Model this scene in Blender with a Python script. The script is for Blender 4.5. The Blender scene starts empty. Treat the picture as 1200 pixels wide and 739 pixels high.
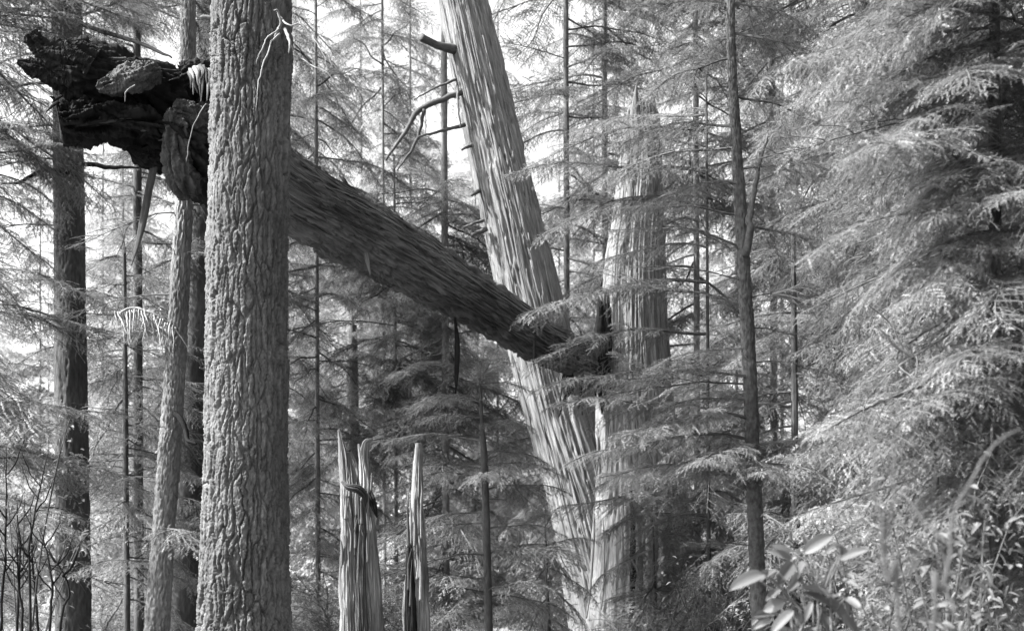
import bpy, math, random
import numpy as np
from mathutils import Vector, Matrix, Euler

# ------------------------------------------------------------------ camera, sky, sun, exposure
SC = bpy.context.scene
COL = SC.collection
F = 1500.0          # focal length in photo pixels (photo 1200 wide)
HZ = 640.0          # horizon row in the photo
CZ = 1.7            # eye height
cam = bpy.data.cameras.new('camera')
camo = bpy.data.objects.new('camera', cam)
COL.objects.link(camo)
camo.location = (0, 0, CZ)
camo.rotation_euler = (math.radians(90), 0, 0)
cam.sensor_width = 36.0
cam.lens = 36.0 * F / 1200.0
cam.shift_y = (HZ - 369.5) / 1200.0
cam.clip_end = 2000
cam.dof.use_dof = True
cam.dof.focus_distance = 11.5
cam.dof.aperture_fstop = 2.4
SC.camera = camo

SUN_EL, SUN_AZ = math.radians(45), math.radians(260)     # azimuth clockwise from +Y: from the left, a little behind the camera
sd = Vector((math.sin(SUN_AZ) * math.cos(SUN_EL), math.cos(SUN_AZ) * math.cos(SUN_EL), math.sin(SUN_EL)))
w = bpy.data.worlds.new('World')
SC.world = w
w.use_nodes = True
nt = w.node_tree
sky = nt.nodes.new('ShaderNodeTexSky')
sky.sky_type = 'NISHITA'
sky.sun_disc = False
sky.sun_elevation = SUN_EL
sky.sun_rotation = SUN_AZ
sky.air_density = 1.0
sky.dust_density = 5.0
bw = nt.nodes.new('ShaderNodeRGBToBW')
nt.links.new(sky.outputs[0], bw.inputs[0])
nt.links.new(bw.outputs[0], nt.nodes['Background'].inputs[0])
nt.nodes['Background'].inputs[1].default_value = 0.125
sl = bpy.data.lights.new('sun', 'SUN')
sl.energy = 5.0
sl.angle = math.radians(1.5)
slo = bpy.data.objects.new('sun', sl)
COL.objects.link(slo)
slo.rotation_euler = (-sd).to_track_quat('-Z', 'Y').to_euler()
slo.location = (-20, -10, 30)
SC.view_settings.view_transform = 'Standard'
SC.view_settings.look = 'None'
SC.view_settings.gamma = 1
SC.view_settings.exposure = 2.5
SC.cycles.max_bounces = 6
SC.cycles.diffuse_bounces = 5
SC.cycles.transmission_bounces = 4
SC.cycles.use_denoising = True

# ------------------------------------------------------------------ helpers
RNG = np.random.default_rng(7)
strip_rng = np.random.default_rng(8)
random.seed(7)


def P(px, py, Y):
    """photo pixel at a given distance -> world point"""
    return np.array([(px - 600.0) / F * Y, Y, CZ + (HZ - py) / F * Y])


def ground_z(x, y):
    return 0.12 * math.sin(x * 0.31 + 1.0) * math.sin(y * 0.23) - 0.1 - 0.035 * max(0.0, y - 25)


def _h(ix, iy, iz):
    n = (ix * 374761393 + iy * 668265263 + iz * 2147483647 * 3 + 1013904223) & 0xffffffff
    n = ((n ^ (n >> 13)) * 1274126177) & 0xffffffff
    n = ((n ^ (n >> 16)) * 2246822519) & 0xffffffff
    return (n ^ (n >> 15)) & 0xffffffff


def noise(x, y, z=0.0):
    """vectorised gradient noise, about -1..1"""
    x, y, z = np.broadcast_arrays(np.asarray(x, float), np.asarray(y, float), np.asarray(z, float))
    x0 = np.floor(x).astype(np.int64); y0 = np.floor(y).astype(np.int64); z0 = np.floor(z).astype(np.int64)
    fx, fy, fz = x - x0, y - y0, z - z0
    u = fx * fx * fx * (fx * (fx * 6 - 15) + 10)
    v = fy * fy * fy * (fy * (fy * 6 - 15) + 10)
    q = fz * fz * fz * (fz * (fz * 6 - 15) + 10)
    def g(dx, dy, dz):
        h = _h(x0 + dx, y0 + dy, z0 + dz)
        a = ((h & 0xff) / 127.5 - 1); b = (((h >> 8) & 0xff) / 127.5 - 1); c = (((h >> 16) & 0xff) / 127.5 - 1)
        return a * (fx - dx) + b * (fy - dy) + c * (fz - dz)
    def l(a, b, t): return a + t * (b - a)
    return 1.3 * l(l(l(g(0, 0, 0), g(1, 0, 0), u), l(g(0, 1, 0), g(1, 1, 0), u), v),
                   l(l(g(0, 0, 1), g(1, 0, 1), u), l(g(0, 1, 1), g(1, 1, 1), u), v), q)


def voro(x, y, seed=0):
    """F1 and F2-F1 of a jittered grid, plus the cell's random value"""
    x0 = np.floor(x).astype(np.int64); y0 = np.floor(y).astype(np.int64)
    f1 = np.full(x.shape, 9.0); f2 = np.full(x.shape, 9.0); cid = np.zeros(x.shape)
    for dx in (-1, 0, 1):
        for dy in (-1, 0, 1):
            h = _h(x0 + dx, y0 + dy, np.full_like(x0, seed))
            cx = x0 + dx + (h & 0xffff) / 65535.0
            cy = y0 + dy + ((h >> 16) & 0xffff) / 65535.0
            d = np.hypot(cx - x, cy - y)
            n1 = d < f1
            f2 = np.where(n1, f1, np.minimum(f2, d))
            cid = np.where(n1, ((h >> 4) & 0xff) / 255.0, cid)
            f1 = np.where(n1, d, f1)
    return f1, f2 - f1, cid


def sstep(a, b, x):
    t = np.clip((x - a) / (b - a), 0, 1)
    return t * t * (3 - 2 * t)


def catmull(pts, ts):
    """sample a Catmull-Rom curve through pts (N x d) at ts in 0..1"""
    pts = np.asarray(pts, float)
    n = len(pts)
    p = np.vstack([2 * pts[0] - pts[1], pts, 2 * pts[-1] - pts[-2]])
    s = np.clip(ts, 0, 1) * (n - 1)
    i = np.minimum(s.astype(int), n - 2)
    t = (s - i)[:, None]
    a, b, c, d = p[i], p[i + 1], p[i + 2], p[i + 3]
    return 0.5 * (2 * b + (c - a) * t + (2 * a - 5 * b + 4 * c - d) * t ** 2 + (3 * b - a - 3 * c + d) * t ** 3)


def mesh_np(name, verts, tris=None, quads=None, uv=None, mats=(), mat_idx=None, smooth=True, attr=None):
    """mesh from arrays; faces = quads then tris"""
    me = bpy.data.meshes.new(name)
    verts = np.asarray(verts, np.float32)
    parts, sizes = [], []
    if quads is not None and len(quads):
        parts.append(np.asarray(quads, np.int32).ravel()); sizes.append(np.full(len(quads), 4, np.int32))
    if tris is not None and len(tris):
        parts.append(np.asarray(tris, np.int32).ravel()); sizes.append(np.full(len(tris), 3, np.int32))
    loops = np.concatenate(parts); sz = np.concatenate(sizes)
    me.vertices.add(len(verts)); me.vertices.foreach_set('co', verts.ravel())
    me.loops.add(len(loops)); me.loops.foreach_set('vertex_index', loops)
    me.polygons.add(len(sz))
    starts = np.concatenate([[0], np.cumsum(sz)[:-1]]).astype(np.int32)
    me.polygons.foreach_set('loop_start', starts)
    me.polygons.foreach_set('loop_total', sz)
    if mat_idx is not None:
        me.polygons.foreach_set('material_index', np.asarray(mat_idx, np.int32))
    me.polygons.foreach_set('use_smooth', np.full(len(sz), smooth))
    if uv is not None:
        ul = me.uv_layers.new(name='UVMap')
        ul.data.foreach_set('uv', np.asarray(uv, np.float32)[loops].ravel())
    if attr is not None:
        at = me.attributes.new('bare', 'FLOAT', 'POINT')
        at.data.foreach_set('value', np.asarray(attr, np.float32))
    for m in mats:
        me.materials.append(m)
    me.update(calc_edges=True)
    return me


def link(name, me, parent=None, mat=None):
    o = bpy.data.objects.new(name, me)
    COL.objects.link(o)
    if parent is not None:
        o.parent = parent
    if mat is not None and not me.materials:
        me.materials.append(mat)
    return o


def tag(o, label, cat, group=None, kind=None):
    o['label'] = label
    o['category'] = cat
    if group:
        o['group'] = group
    if kind:
        o['kind'] = kind
    return o


def thing(name, label, cat, loc, group=None):
    o = bpy.data.objects.new(name, None)
    COL.objects.link(o)
    o.empty_display_size = 0.2
    o.location = Vector(loc)
    return tag(o, label, cat, group)


def sweep(path, radii, nu, ts=None, nv=40, disp=None, ref=(0, 1, 0), squash=None, cap=True, rough=0.0, rseed=0, crook=0.0):
    """tube along a path. path control points N x 3, radii N (metres). disp(u, v, theta, t) -> radial offset."""
    if ts is None:
        ts = np.linspace(0, 1, nv)
    c = catmull(path, ts)
    if crook:
        q_ = np.cumsum(np.r_[0, np.linalg.norm(np.diff(c, axis=0), axis=1)])
        k_ = float(c[0].sum() * 37 % 91)
        win = np.minimum(1, np.minimum(q_, 1e9) / .05)[:, None]
        c = c + crook * win * np.stack([noise(q_ * 11, k_ + j * 7.3, .5) + .5 * noise(q_ * 27, k_ + j * 3.1, .2) for j in range(3)], 1)
    r = catmull(np.asarray(radii, float)[:, None], ts)[:, 0]
    r = np.maximum(r, 0.0008)
    T = np.gradient(c, axis=0)
    T /= np.linalg.norm(T, axis=1)[:, None] + 1e-12
    ref = np.asarray(ref, float)
    N1 = ref[None] - (T @ ref)[:, None] * T
    N1 /= np.linalg.norm(N1, axis=1)[:, None] + 1e-12
    B = np.cross(T, N1)
    th = np.linspace(0, 2 * np.pi, nu + 1)
    vv = np.concatenate([[0], np.cumsum(np.linalg.norm(np.diff(c, axis=0), axis=1))])
    TH, VV = np.meshgrid(th, vv)
    TT = np.meshgrid(th, ts)[1]
    rm = float(np.mean(r))
    U = TH * rm
    R = np.repeat(r[:, None], nu + 1, 1)
    if disp is not None:
        d = disp(U, VV, TH, TT)
        d[:, -1] = d[:, 0]
        R = np.maximum(R + d * np.minimum(1, r[:, None] / 0.03), 0.0005)
    sx, sy = squash if squash else (1, 1)
    if rough:
        W = c[:, None] + (np.cos(TH) * R)[..., None] * N1[:, None] + (np.sin(TH) * R)[..., None] * B[:, None]
        X, Yw, Z = W[..., 0], W[..., 1], W[..., 2]
        cx, sx_ = np.cos(TH) * R, np.sin(TH) * R
        g = (1 - 2.2 * np.abs(noise(cx * 9 + rseed, sx_ * 9, VV * 3.5))) + .6 * (1 - 2 * np.abs(noise(cx * 22, sx_ * 22 + rseed, VV * 8))) + .45 * noise(X * 28, Yw * 28, Z * 28) + .3 * noise(X * 60, Yw * 60, Z * 60) + .22 * noise(X * 110, Yw * 110, Z * 110)
        R = np.maximum(R + rough * g * np.minimum(1, r[:, None] / .05), .0005)
    V = c[:, None] + (np.cos(TH) * R * sx)[..., None] * N1[:, None] + (np.sin(TH) * R * sy)[..., None] * B[:, None]
    nvv = len(ts)
    verts = V.reshape(-1, 3)
    uv = np.stack([U, VV], -1).reshape(-1, 2)
    i = np.arange(nvv - 1)[:, None] * (nu + 1) + np.arange(nu)[None]
    i = i.ravel()
    quads = np.stack([i, i + 1, i + nu + 2, i + nu + 1], 1)
    tris = []
    if cap:
        verts = np.vstack([verts, c[0], c[-1]])
        uv = np.vstack([uv, [[0, 0]], [[0, vv[-1]]]])
        k = len(verts) - 2
        e = (nvv - 1) * (nu + 1)
        for j in range(nu):
            tris.append((j + 1, j, k)); tris.append((e + j, e + j + 1, k + 1))
    return verts, quads, np.array(tris, int).reshape(-1, 3), uv


def part(name, sw, parent, mat, off=(0, 0, 0), attr=None, smooth=True):
    v, q, t, uv = sw
    me = mesh_np(name, v - np.asarray(off), t, q, uv, (mat,), smooth=smooth, attr=attr)
    return link(name, me, parent)


# ------------------------------------------------------------------ materials (the photograph is black and white: greys only)
def new_mat(name):
    m = bpy.data.materials.new(name)
    m.use_nodes = True
    n = m.node_tree
    b = n.nodes['Principled BSDF']
    return m, n, b


def ramp(n, fac, stops):
    r = n.nodes.new('ShaderNodeValToRGB')
    e = r.color_ramp.elements
    while len(e) < len(stops):
        e.new(0.5)
    for k, (p, c) in enumerate(stops):
        e[k].position = p
        e[k].color = (c, c, c, 1)
    n.links.new(fac, r.inputs[0])
    return r.outputs[0]


def wood_mat(name, lo, hi, su=30, sv=4, rough=0.9, bump=0.5, patch=(0.75, 1.25), bare=None, spec=.2):
    m, n, b = new_mat(name)
    tc = n.nodes.new('ShaderNodeTexCoord')
    mp = n.nodes.new('ShaderNodeMapping')
    mp.inputs['Scale'].default_value = (su, sv, 1)
    n.links.new(tc.outputs['UV'], mp.inputs[0])
    nz = n.nodes.new('ShaderNodeTexNoise')
    nz.inputs['Scale'].default_value = 1.0
    nz.inputs['Detail'].default_value = 6
    nz.inputs['Roughness'].default_value = 0.65
    n.links.new(mp.outputs[0], nz.inputs['Vector'])
    col = ramp(n, nz.outputs[0], [(0.3, lo), (0.7, hi)])
    n2 = n.nodes.new('ShaderNodeTexNoise')
    n2.inputs['Scale'].default_value = 1.7
    n2.inputs['Detail'].default_value = 5
    n.links.new(tc.outputs['Object'], n2.inputs['Vector'])
    pc = ramp(n, n2.outputs[0], [(0.35, patch[0]), (0.65, patch[1])])
    mx = n.nodes.new('ShaderNodeMix')
    mx.data_type = 'RGBA'; mx.blend_type = 'MULTIPLY'
    mx.inputs[0].default_value = 1
    n.links.new(col, mx.inputs[6]); n.links.new(pc, mx.inputs[7])
    out = mx.outputs[2]
    if bare is not None:
        at = n.nodes.new('ShaderNodeAttribute'); at.attribute_name = 'bare'
        bc = ramp(n, nz.outputs[0], [(0.3, bare * 0.75), (0.7, bare * 1.15)])
        m2 = n.nodes.new('ShaderNodeMix'); m2.data_type = 'RGBA'
        n.links.new(at.outputs['Fac'], m2.inputs[0]); n.links.new(out, m2.inputs[6]); n.links.new(bc, m2.inputs[7])
        out = m2.outputs[2]
    n.links.new(out, b.inputs['Base Color'])
    b.inputs['Roughness'].default_value = rough
    b.inputs['Specular IOR Level'].default_value = spec
    bp = n.nodes.new('ShaderNodeBump')
    bp.inputs['Strength'].default_value = bump
    bp.inputs['Distance'].default_value = 0.01
    n.links.new(nz.outputs[0], bp.inputs['Height'])
    n.links.new(bp.outputs[0], b.inputs['Normal'])
    return m


def leaf_mat(name, lo, hi, trans=0.35, rough=0.45, spec=0.4):
    m, n, b = new_mat(name)
    oi = n.nodes.new('ShaderNodeObjectInfo')
    tc = n.nodes.new('ShaderNodeTexCoord')
    nz = n.nodes.new('ShaderNodeTexNoise')
    nz.inputs['Scale'].default_value = 3.0
    nz.inputs['Detail'].default_value = 4
    n.links.new(tc.outputs['Object'], nz.inputs['Vector'])
    ad = n.nodes.new('ShaderNodeMath'); ad.operation = 'MULTIPLY_ADD'
    n.links.new(oi.outputs['Random'], ad.inputs[0]); ad.inputs[1].default_value = 0.5
    mu = n.nodes.new('ShaderNodeMath'); mu.operation = 'MULTIPLY_ADD'
    n.links.new(nz.outputs[0], mu.inputs[0]); mu.inputs[1].default_value = 1.0; mu.inputs[2].default_value = -0.25
    n.links.new(mu.outputs[0], ad.inputs[2])
    c = ramp(n, ad.outputs[0], [(0.1, lo), (0.9, hi)])
    n.links.new(c, b.inputs['Base Color'])
    b.inputs['Roughness'].default_value = rough
    b.inputs['Specular IOR Level'].default_value = spec
    tr = n.nodes.new('ShaderNodeBsdfTranslucent')
    n.links.new(c, tr.inputs[0])
    ms = n.nodes.new('ShaderNodeMixShader')
    ms.inputs[0].default_value = trans
    n.links.new(b.outputs[0], ms.inputs[1]); n.links.new(tr.outputs[0], ms.inputs[2])
    n.links.new(ms.outputs[0], n.nodes['Material Output'].inputs[0])
    return m


M = {}
M['bark_furrow'] = wood_mat('furrowed_bark', 0.028, 0.095, 26, 9, bump=0.8)
M['bark_dark'] = wood_mat('dark_bark', 0.02, 0.055, 30, 8, bump=0.8)
M['bark_mid'] = wood_mat('grey_bark', 0.05, 0.13, 35, 12, bump=0.7)
M['cedar'] = wood_mat('weathered_cedar', 0.045, 0.19, 80, 3.5, bump=0.7, patch=(0.8, 1.15))
M['log'] = wood_mat('fallen_log_bark', 0.018, 0.13, 55, 3, bump=0.9, patch=(0.6, 1.3), bare=0.12)
M['char'] = wood_mat('charred_wood', 0.004, 0.014, 30, 4, bump=0.9, patch=(0.6, 1.4), spec=.06)
M['rot'] = wood_mat('rotten_grey_wood', 0.015, 0.048, 40, 6, bump=0.9, patch=(0.6, 1.4))
M['pale'] = wood_mat('pale_dead_wood', 0.11, 0.26, 60, 4, bump=0.4)
M['split'] = wood_mat('split_wood', 0.035, 0.17, 90, 3.0, bump=0.6, patch=(0.7, 1.25))
M['twig'] = wood_mat('dark_twig', 0.035, 0.08, 40, 10, bump=0.3)
M['bark_thin'] = wood_mat('lichen_bark', 0.018, 0.075, 30, 18, bump=0.6, patch=(0.6, 1.4))
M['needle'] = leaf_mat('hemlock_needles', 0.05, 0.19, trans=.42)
M['needle_far'] = leaf_mat('far_needles_backlit', 0.15, 0.31, trans=0.5)  # paler than the near needles: backlit brightness put into the colour
M['leaf'] = leaf_mat('broad_leaf', 0.05, 0.12, trans=0.3, rough=0.55, spec=.2)


# ------------------------------------------------------------------ boughs
def tube_lines(segs, sides=3):
    """segs: list of (pts k x 3, radii k). Returns verts, quads."""
    V, Q = [], []
    off = 0
    ang = np.linspace(0, 2 * np.pi, sides, endpoint=False)
    for pts, rad in segs:
        pts = np.asarray(pts, float); rad = np.asarray(rad, float)
        k = len(pts)
        T = np.gradient(pts, axis=0)
        T /= np.linalg.norm(T, axis=1)[:, None] + 1e-12
        ref = np.array([0.13, 0.21, 0.97]) if abs(T[0, 2]) < 0.8 else np.array([1.0, 0.1, 0.0])
        N1 = ref[None] - (T @ ref)[:, None] * T
        N1 /= np.linalg.norm(N1, axis=1)[:, None] + 1e-12
        B = np.cross(T, N1)
        v = pts[:, None] + rad[:, None, None] * (np.cos(ang)[None, :, None] * N1[:, None] + np.sin(ang)[None, :, None] * B[:, None])
        V.append(v.reshape(-1, 3))
        a = (np.arange(k - 1)[:, None] * sides + np.arange(sides)[None])
        b = (np.arange(k - 1)[:, None] * sides + (np.arange(sides) + 1)[None] % sides)
        Q.append(np.stack([a, b, b + sides, a + sides], -1).reshape(-1, 4) + off)
        off += k * sides
    return np.vstack(V), np.vstack(Q)


def bough_arrays(rng, L, side_step=0.05, twig_step=0.032, nstep=0.0065, nl=0.019, nw=0.0055, droop=0.3, rise=0.1, sag=0.38, wide=0.48, tl_max=0.17, bare_to=0.12, lod_wood=True):
    """flat drooping conifer bough along +X: returns wood (V, Q) and needle triangles verts"""
    wob = rng.uniform(0, 6.28, 4)
    def A(t):
        t = np.asarray(t, float)
        return np.stack([L * t * (1 - 0.06 * t), L * 0.03 * np.sin(t * 5 + wob[0]) * t + L * 0.015 * np.sin(13 * t + wob[2]),
                         L * (rise * t - droop * t * t) + L * 0.012 * np.sin(t * 9 + wob[1])], -1)
    segs = []
    tt = np.linspace(0, 1, 12)
    segs.append((A(tt), 0.011 * L ** 0.8 * (1 - tt) ** 0.8 + 0.0016))
    n = int(L / side_step)
    TB, TD, TS, TN, TLn = [], [], [], [], []
    for i in range(n + 1):
        t = bare_to + (0.985 - bare_to) * (i + rng.uniform(-.3, .3)) / n
        t = min(max(t, 0.03), 0.99)
        sgn = 1 if i % 2 else -1
        if i == n:
            ang = 0; t = 0.95
        else:
            ang = sgn * math.radians(rng.uniform(42, 68))
        prof = (1 - t) ** 0.75 * min(1, 0.35 + 2.2 * (t - bare_to + .05)) * rng.uniform(0.6, 1.15)
        sl_ = L * wide * prof + 0.06
        p0 = A(t)
        tz = (rise - 2 * droop * t)
        d = np.array([math.cos(ang), math.sin(ang), tz * math.cos(ang) * 0.8 + rng.uniform(-.28, .14)])
        d /= np.linalg.norm(d)
        up = np.array([rng.uniform(-.4, .25), rng.uniform(-.4, .4), 1.0])
        s_ = np.cross(up, d); s_ /= np.linalg.norm(s_)
        nn = np.cross(d, s_)
        sg = sag * rng.uniform(.5, 1.4)
        def S(s):
            return p0 + d * (sl_ * s) + s_ * (sl_ * 0.05 * math.sin(5 * s + wob[3])) + np.array([0, 0, -sg * sl_ * s * s])
        if lod_wood:
            ss = np.linspace(0, 1, 5)
            segs.append((np.array([S(s) for s in ss]), 0.0022 * (sl_ / 0.3) ** 0.6 * (1 - ss * 0.7) + 0.0006))
        m = max(2, int(sl_ / twig_step))
        for j in range(m + 1):
            s = (j + rng.uniform(0, .6)) / (m + 0.6)
            ts = 1 if j % 2 else -1
            a2 = ts * math.radians(rng.uniform(35, 60)) if j < m else 0
            tl = min(tl_max, 0.5 * sl_ + 0.03) * (1 - s * 0.75) * rng.uniform(.6, 1.15)
            dd = d + np.array([0, 0, -2 * sg * s * 0.8])
            dd = dd * math.cos(a2) + s_ * math.sin(a2) + nn * rng.normal(-.08, .22)
            dd /= np.linalg.norm(dd)
            us = np.cross(nn + rng.normal(0, .25, 3), dd); us /= np.linalg.norm(us)
            TB.append(S(s)); TD.append(dd); TS.append(us); TN.append(np.cross(dd, us)); TLn.append(tl)
    TB, TD, TS, TN = map(np.array, (TB, TD, TS, TN)); TLn = np.array(TLn)
    cnt = np.maximum(2, (TLn / nstep).astype(int))
    idx = np.repeat(np.arange(len(TLn)), cnt * 2)
    loc = np.concatenate([np.arange(c * 2) for c in cnt])
    t = (loc // 2 + 0.5 + rng.uniform(-.3, .3, len(loc))) / cnt[idx]
    side = np.where(loc % 2, 1.0, -1.0)
    b = TB[idx] + TD[idx] * (TLn[idx] * t)[:, None]
    b[:, 2] -= 0.25 * TLn[idx] * t * t
    ln = nl * rng.uniform(.65, 1.2, len(loc)) * (1.0 - 0.35 * t)
    dr = TS[idx] * (side * rng.uniform(.75, 1, len(loc)))[:, None] + TD[idx] * rng.uniform(.3, .8, len(loc))[:, None] + TN[idx] * rng.normal(0, .35, len(loc))[:, None]
    hw = TD[idx] * (nw * 0.5)
    tip = b + dr * ln[:, None]
    nv = np.stack([b - hw, b + hw, tip], 1).reshape(-1, 3)
    WV, WQ = tube_lines(segs)
    # thin twig blades
    te = TB + TD * TLn[:, None]; te[:, 2] -= 0.25 * TLn
    wv = np.stack([TB - TS * 0.0016, TB + TS * 0.0016, te], 1).reshape(-1, 3)
    return (WV, WQ), nv, wv


def bough_mesh(name, rng, mat=None, **kw):
    (WV, WQ), nv, wv = bough_arrays(rng, **kw)
    V = np.vstack([WV, nv, wv])
    tn = np.arange(len(nv)).reshape(-1, 3) + len(WV)
    tw = np.arange(len(wv)).reshape(-1, 3) + len(WV) + len(nv)
    mi = np.concatenate([np.zeros(len(WQ)), np.ones(len(tn)), np.zeros(len(tw))])
    return mesh_np(name, V, np.vstack([tn, tw]), WQ, None, (M['twig'], mat or M['needle']), mi, smooth=False)


def dead_mesh(name, rng, L, mat, droop=0.3, n1=14, r0=0.008, fan=0.5, zs=0.2):
    """bare dead branch: axis, crooked side twigs and twiglets"""
    segs = []
    def crooked(p, d, l, k, r, sagg, jit):
        pts = [np.array(p)]
        d = np.array(d, float)
        for _ in range(k):
            d = d + rng.normal(0, jit, 3) + np.array([0, 0, -sagg / k])
            d /= np.linalg.norm(d)
            pts.append(pts[-1] + d * l / k)
        pts = np.array(pts)
        segs.append((pts, r * np.linspace(1, .25, k + 1) + 0.0006))
        return pts
    ax = crooked((0, 0, 0), (1, 0, 0.15), L, 9, r0, droop, .09)
    for i in range(n1):
        t = 0.2 + 0.78 * i / n1
        k = min(int(t * 9), 8); f = t * 9 - k
        p = ax[k] * (1 - f) + ax[k + 1] * f
        s = 1 if i % 2 else -1
        d = np.array([1, s * rng.uniform(fan, fan * 2.4), rng.normal(-.1, zs)]); d /= np.linalg.norm(d)
        l = L * .5 * (1 - t * .7) * rng.uniform(.5, 1.2)
        q = crooked(p, d, l, 5, r0 * .4, .3, .12)
        for j in range(4):
            p2 = q[1 + j]
            d2 = d + rng.normal(0, .45, 3); d2 /= np.linalg.norm(d2)
            crooked(p2, d2, l * .4 * rng.uniform(.5, 1), 3, r0 * .2, .3, .15)
    V, Q = tube_lines(segs, 4)
    uv = np.stack([V[:, 1] + V[:, 2], V[:, 0]], 1)
    return mesh_np(name, V, None, Q, uv, (mat,), smooth=True)


rb = np.random.default_rng(21)
BS = [bough_mesh('bough_small', rb, L=0.9, side_step=.04, droop=rb.uniform(.15, .4), rise=rb.uniform(.05, .2)) for _ in range(4)]
BM = [bough_mesh('bough_medium', rb, L=1.5, side_step=.05, droop=rb.uniform(.15, .4), rise=rb.uniform(.0, .15), tl_max=.17) for _ in range(5)]
BL = [bough_mesh('bough_large', rb, L=2.3, side_step=.065, twig_step=.036, droop=rb.uniform(.18, .45), rise=rb.uniform(.0, .12), tl_max=.22, sag=.36) for _ in range(5)]
BT = [bough_mesh('bough_tier', rb, L=2.0, side_step=.055, droop=rb.uniform(.15, .3), rise=rb.uniform(.0, .1), tl_max=.2, sag=.22, wide=.52) for _ in range(4)]
DEAD = [dead_mesh('dead_bough', rb, 1.2, M['twig'], droop=rb.uniform(.2, .6)) for _ in range(4)]
DEADP = [dead_mesh('pale_dead_bough', rb, 0.7, M['pale'], droop=1.0, n1=34, r0=.015, fan=.45) for _ in range(2)]
SIZES = {'s': (BS, 0.9), 'm': (BM, 1.5), 'l': (BL, 2.3), 't': (BT, 2.0), 'd': (DEAD, 1.2), 'p': (DEADP, .7)}


def bough(tree, pos, az, length, pitch=0.0, roll=0.0, kind=None, name=None):
    """a bough on a tree; pos in world, az in degrees (0 = +X, to the right; 180 = to the left; 270 = to the camera)"""
    if kind is None and length >= 1.5 and RNG.random() < .65:
        kind = 't'
    if kind is None:
        kind = 's' if length < 1.15 else 'm' if length < 1.9 else 'l'
    ms, L = SIZES[kind]
    o = bpy.data.objects.new(name or ('dead_branch' if kind in 'dp' else 'bough'), ms[int(RNG.integers(len(ms)))])
    COL.objects.link(o)
    o.parent = tree
    s = length / L
    flip = 1 if RNG.random() < .5 else -1
    o.matrix_basis = (Matrix.Translation(Vector(pos) - tree.location) @ Euler((0, 0, math.radians(az))).to_matrix().to_4x4()
                      @ Euler((math.radians(roll), math.radians(-pitch), 0)).to_matrix().to_4x4() @ Matrix.Diagonal((s, s * flip, s, 1)))
    return o


# ------------------------------------------------------------------ bark relief
def bark_plate(amp=0.022, cu=0.05, cv=0.21, seed=1):
    def f(U, V, TH, T):
        wu = U / cu + 0.5 * noise(U * 4, V * 3.2, seed) + 0.35 * noise(U * 14, V * 11, seed + 5) + .15 * noise(U * 50, V * 40, seed)
        wv = V / cv + 0.5 * noise(U * 7, V * 4, seed + 9)
        _, e, c = voro(wu, wv, seed)
        h = sstep(0.0, 0.2, e) * (0.7 + 0.6 * c)
        _, e2, c2 = voro(wu * 1.6 + 3, wv * 4.5, seed + 3)
        h2 = sstep(0, .18, e2) * (.4 + .6 * c2)
        _, e3, c3 = voro(wu * 4 + .4 * noise(U * 40, V * 30), wv * 12, seed + 8)
        h3 = sstep(0, .3, e3) * c3
        big = .75 + .55 * noise(U * 1.3, V * .55, seed + 31)
        return amp * big * (h * 0.9 + 0.3 * h2 + .25 * h3 - .9) + .005 * noise(U * 70, V * 45, seed) + .006 * noise(U * 25, V * 10, seed + 2) + .02 * noise(np.cos(TH) * 1.5, np.sin(TH) * 1.5, V * .5)
    return f


def bark_fibre(amp=0.018, fu=9.0, fv=0.35, flute=0.04, seed=1, nfl=1.6, warp=1.0, pits=0.0):
    def f(U, V, TH, T):
        cx, sx = np.cos(TH), np.sin(TH)
        k = U.max() / 6.2832 * fu
        w = warp * .16 * noise(cx * 2, sx * 2, V * .6 + seed) + warp * .05 * noise(cx * 5, sx * 5, V * 2 * max(1, warp) + seed)
        a = noise((cx + w * sx) * k, (sx - w * cx) * k, V * fv + seed)
        b = noise((cx + w * sx) * k * 2.3, (sx - w * cx) * k * 2.3, V * fv * 1.8 + seed + 7)
        c = noise(cx * k * 5, sx * k * 5, V * fv * 4 + seed + 17)
        crack = sstep(0, .22, np.abs(a)) + .6 * sstep(0, .25, np.abs(b)) * (.6 + .8 * np.clip(a, -.5, .5))
        if pits:
            f1, _, cid = voro(U / .05, V / .16, seed)
            crack = crack - pits * (cid > .8) * sstep(.3, .12, f1) * (noise(U * 1.5, V * .5, seed + 3) > -.05)
            m_ = sstep(.1, .2, noise(U * 3.2 + .6 * noise(U * 9, V * 2, seed), V * .55, seed + 21))
            crack = crack - .9 * m_
        return amp * (crack - 1.2 + .75 * c) + flute * noise(cx * nfl, sx * nfl, V * .18 + seed * 3)
    return f


def bark_scaly(amp=0.006, seed=1):
    def f(U, V, TH, T):
        _, e, c = voro(U / .028 + .6 * noise(U * 20, V * 12, seed), V / .085 + .4 * noise(U * 9, V * 7, seed), seed)
        return amp * (sstep(0, .25, e) * (.5 + c) - .6 + .5 * noise(U * 60, V * 30, seed)) + .08 * U.max() / 6.283 * noise(np.cos(TH), np.sin(TH), V * 1.1 + seed)
    return f


def rows(zs_lo, zs_hi, n, total, tail=14):
    """parameter rows: dense between lo and hi, sparse outside (all 0..1)"""
    a = np.linspace(0, zs_lo, 6, endpoint=False)
    b = np.linspace(zs_lo, zs_hi, n, endpoint=False)
    c = np.linspace(zs_hi, 1, tail)
    return np.concatenate([a, b, c])


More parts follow.
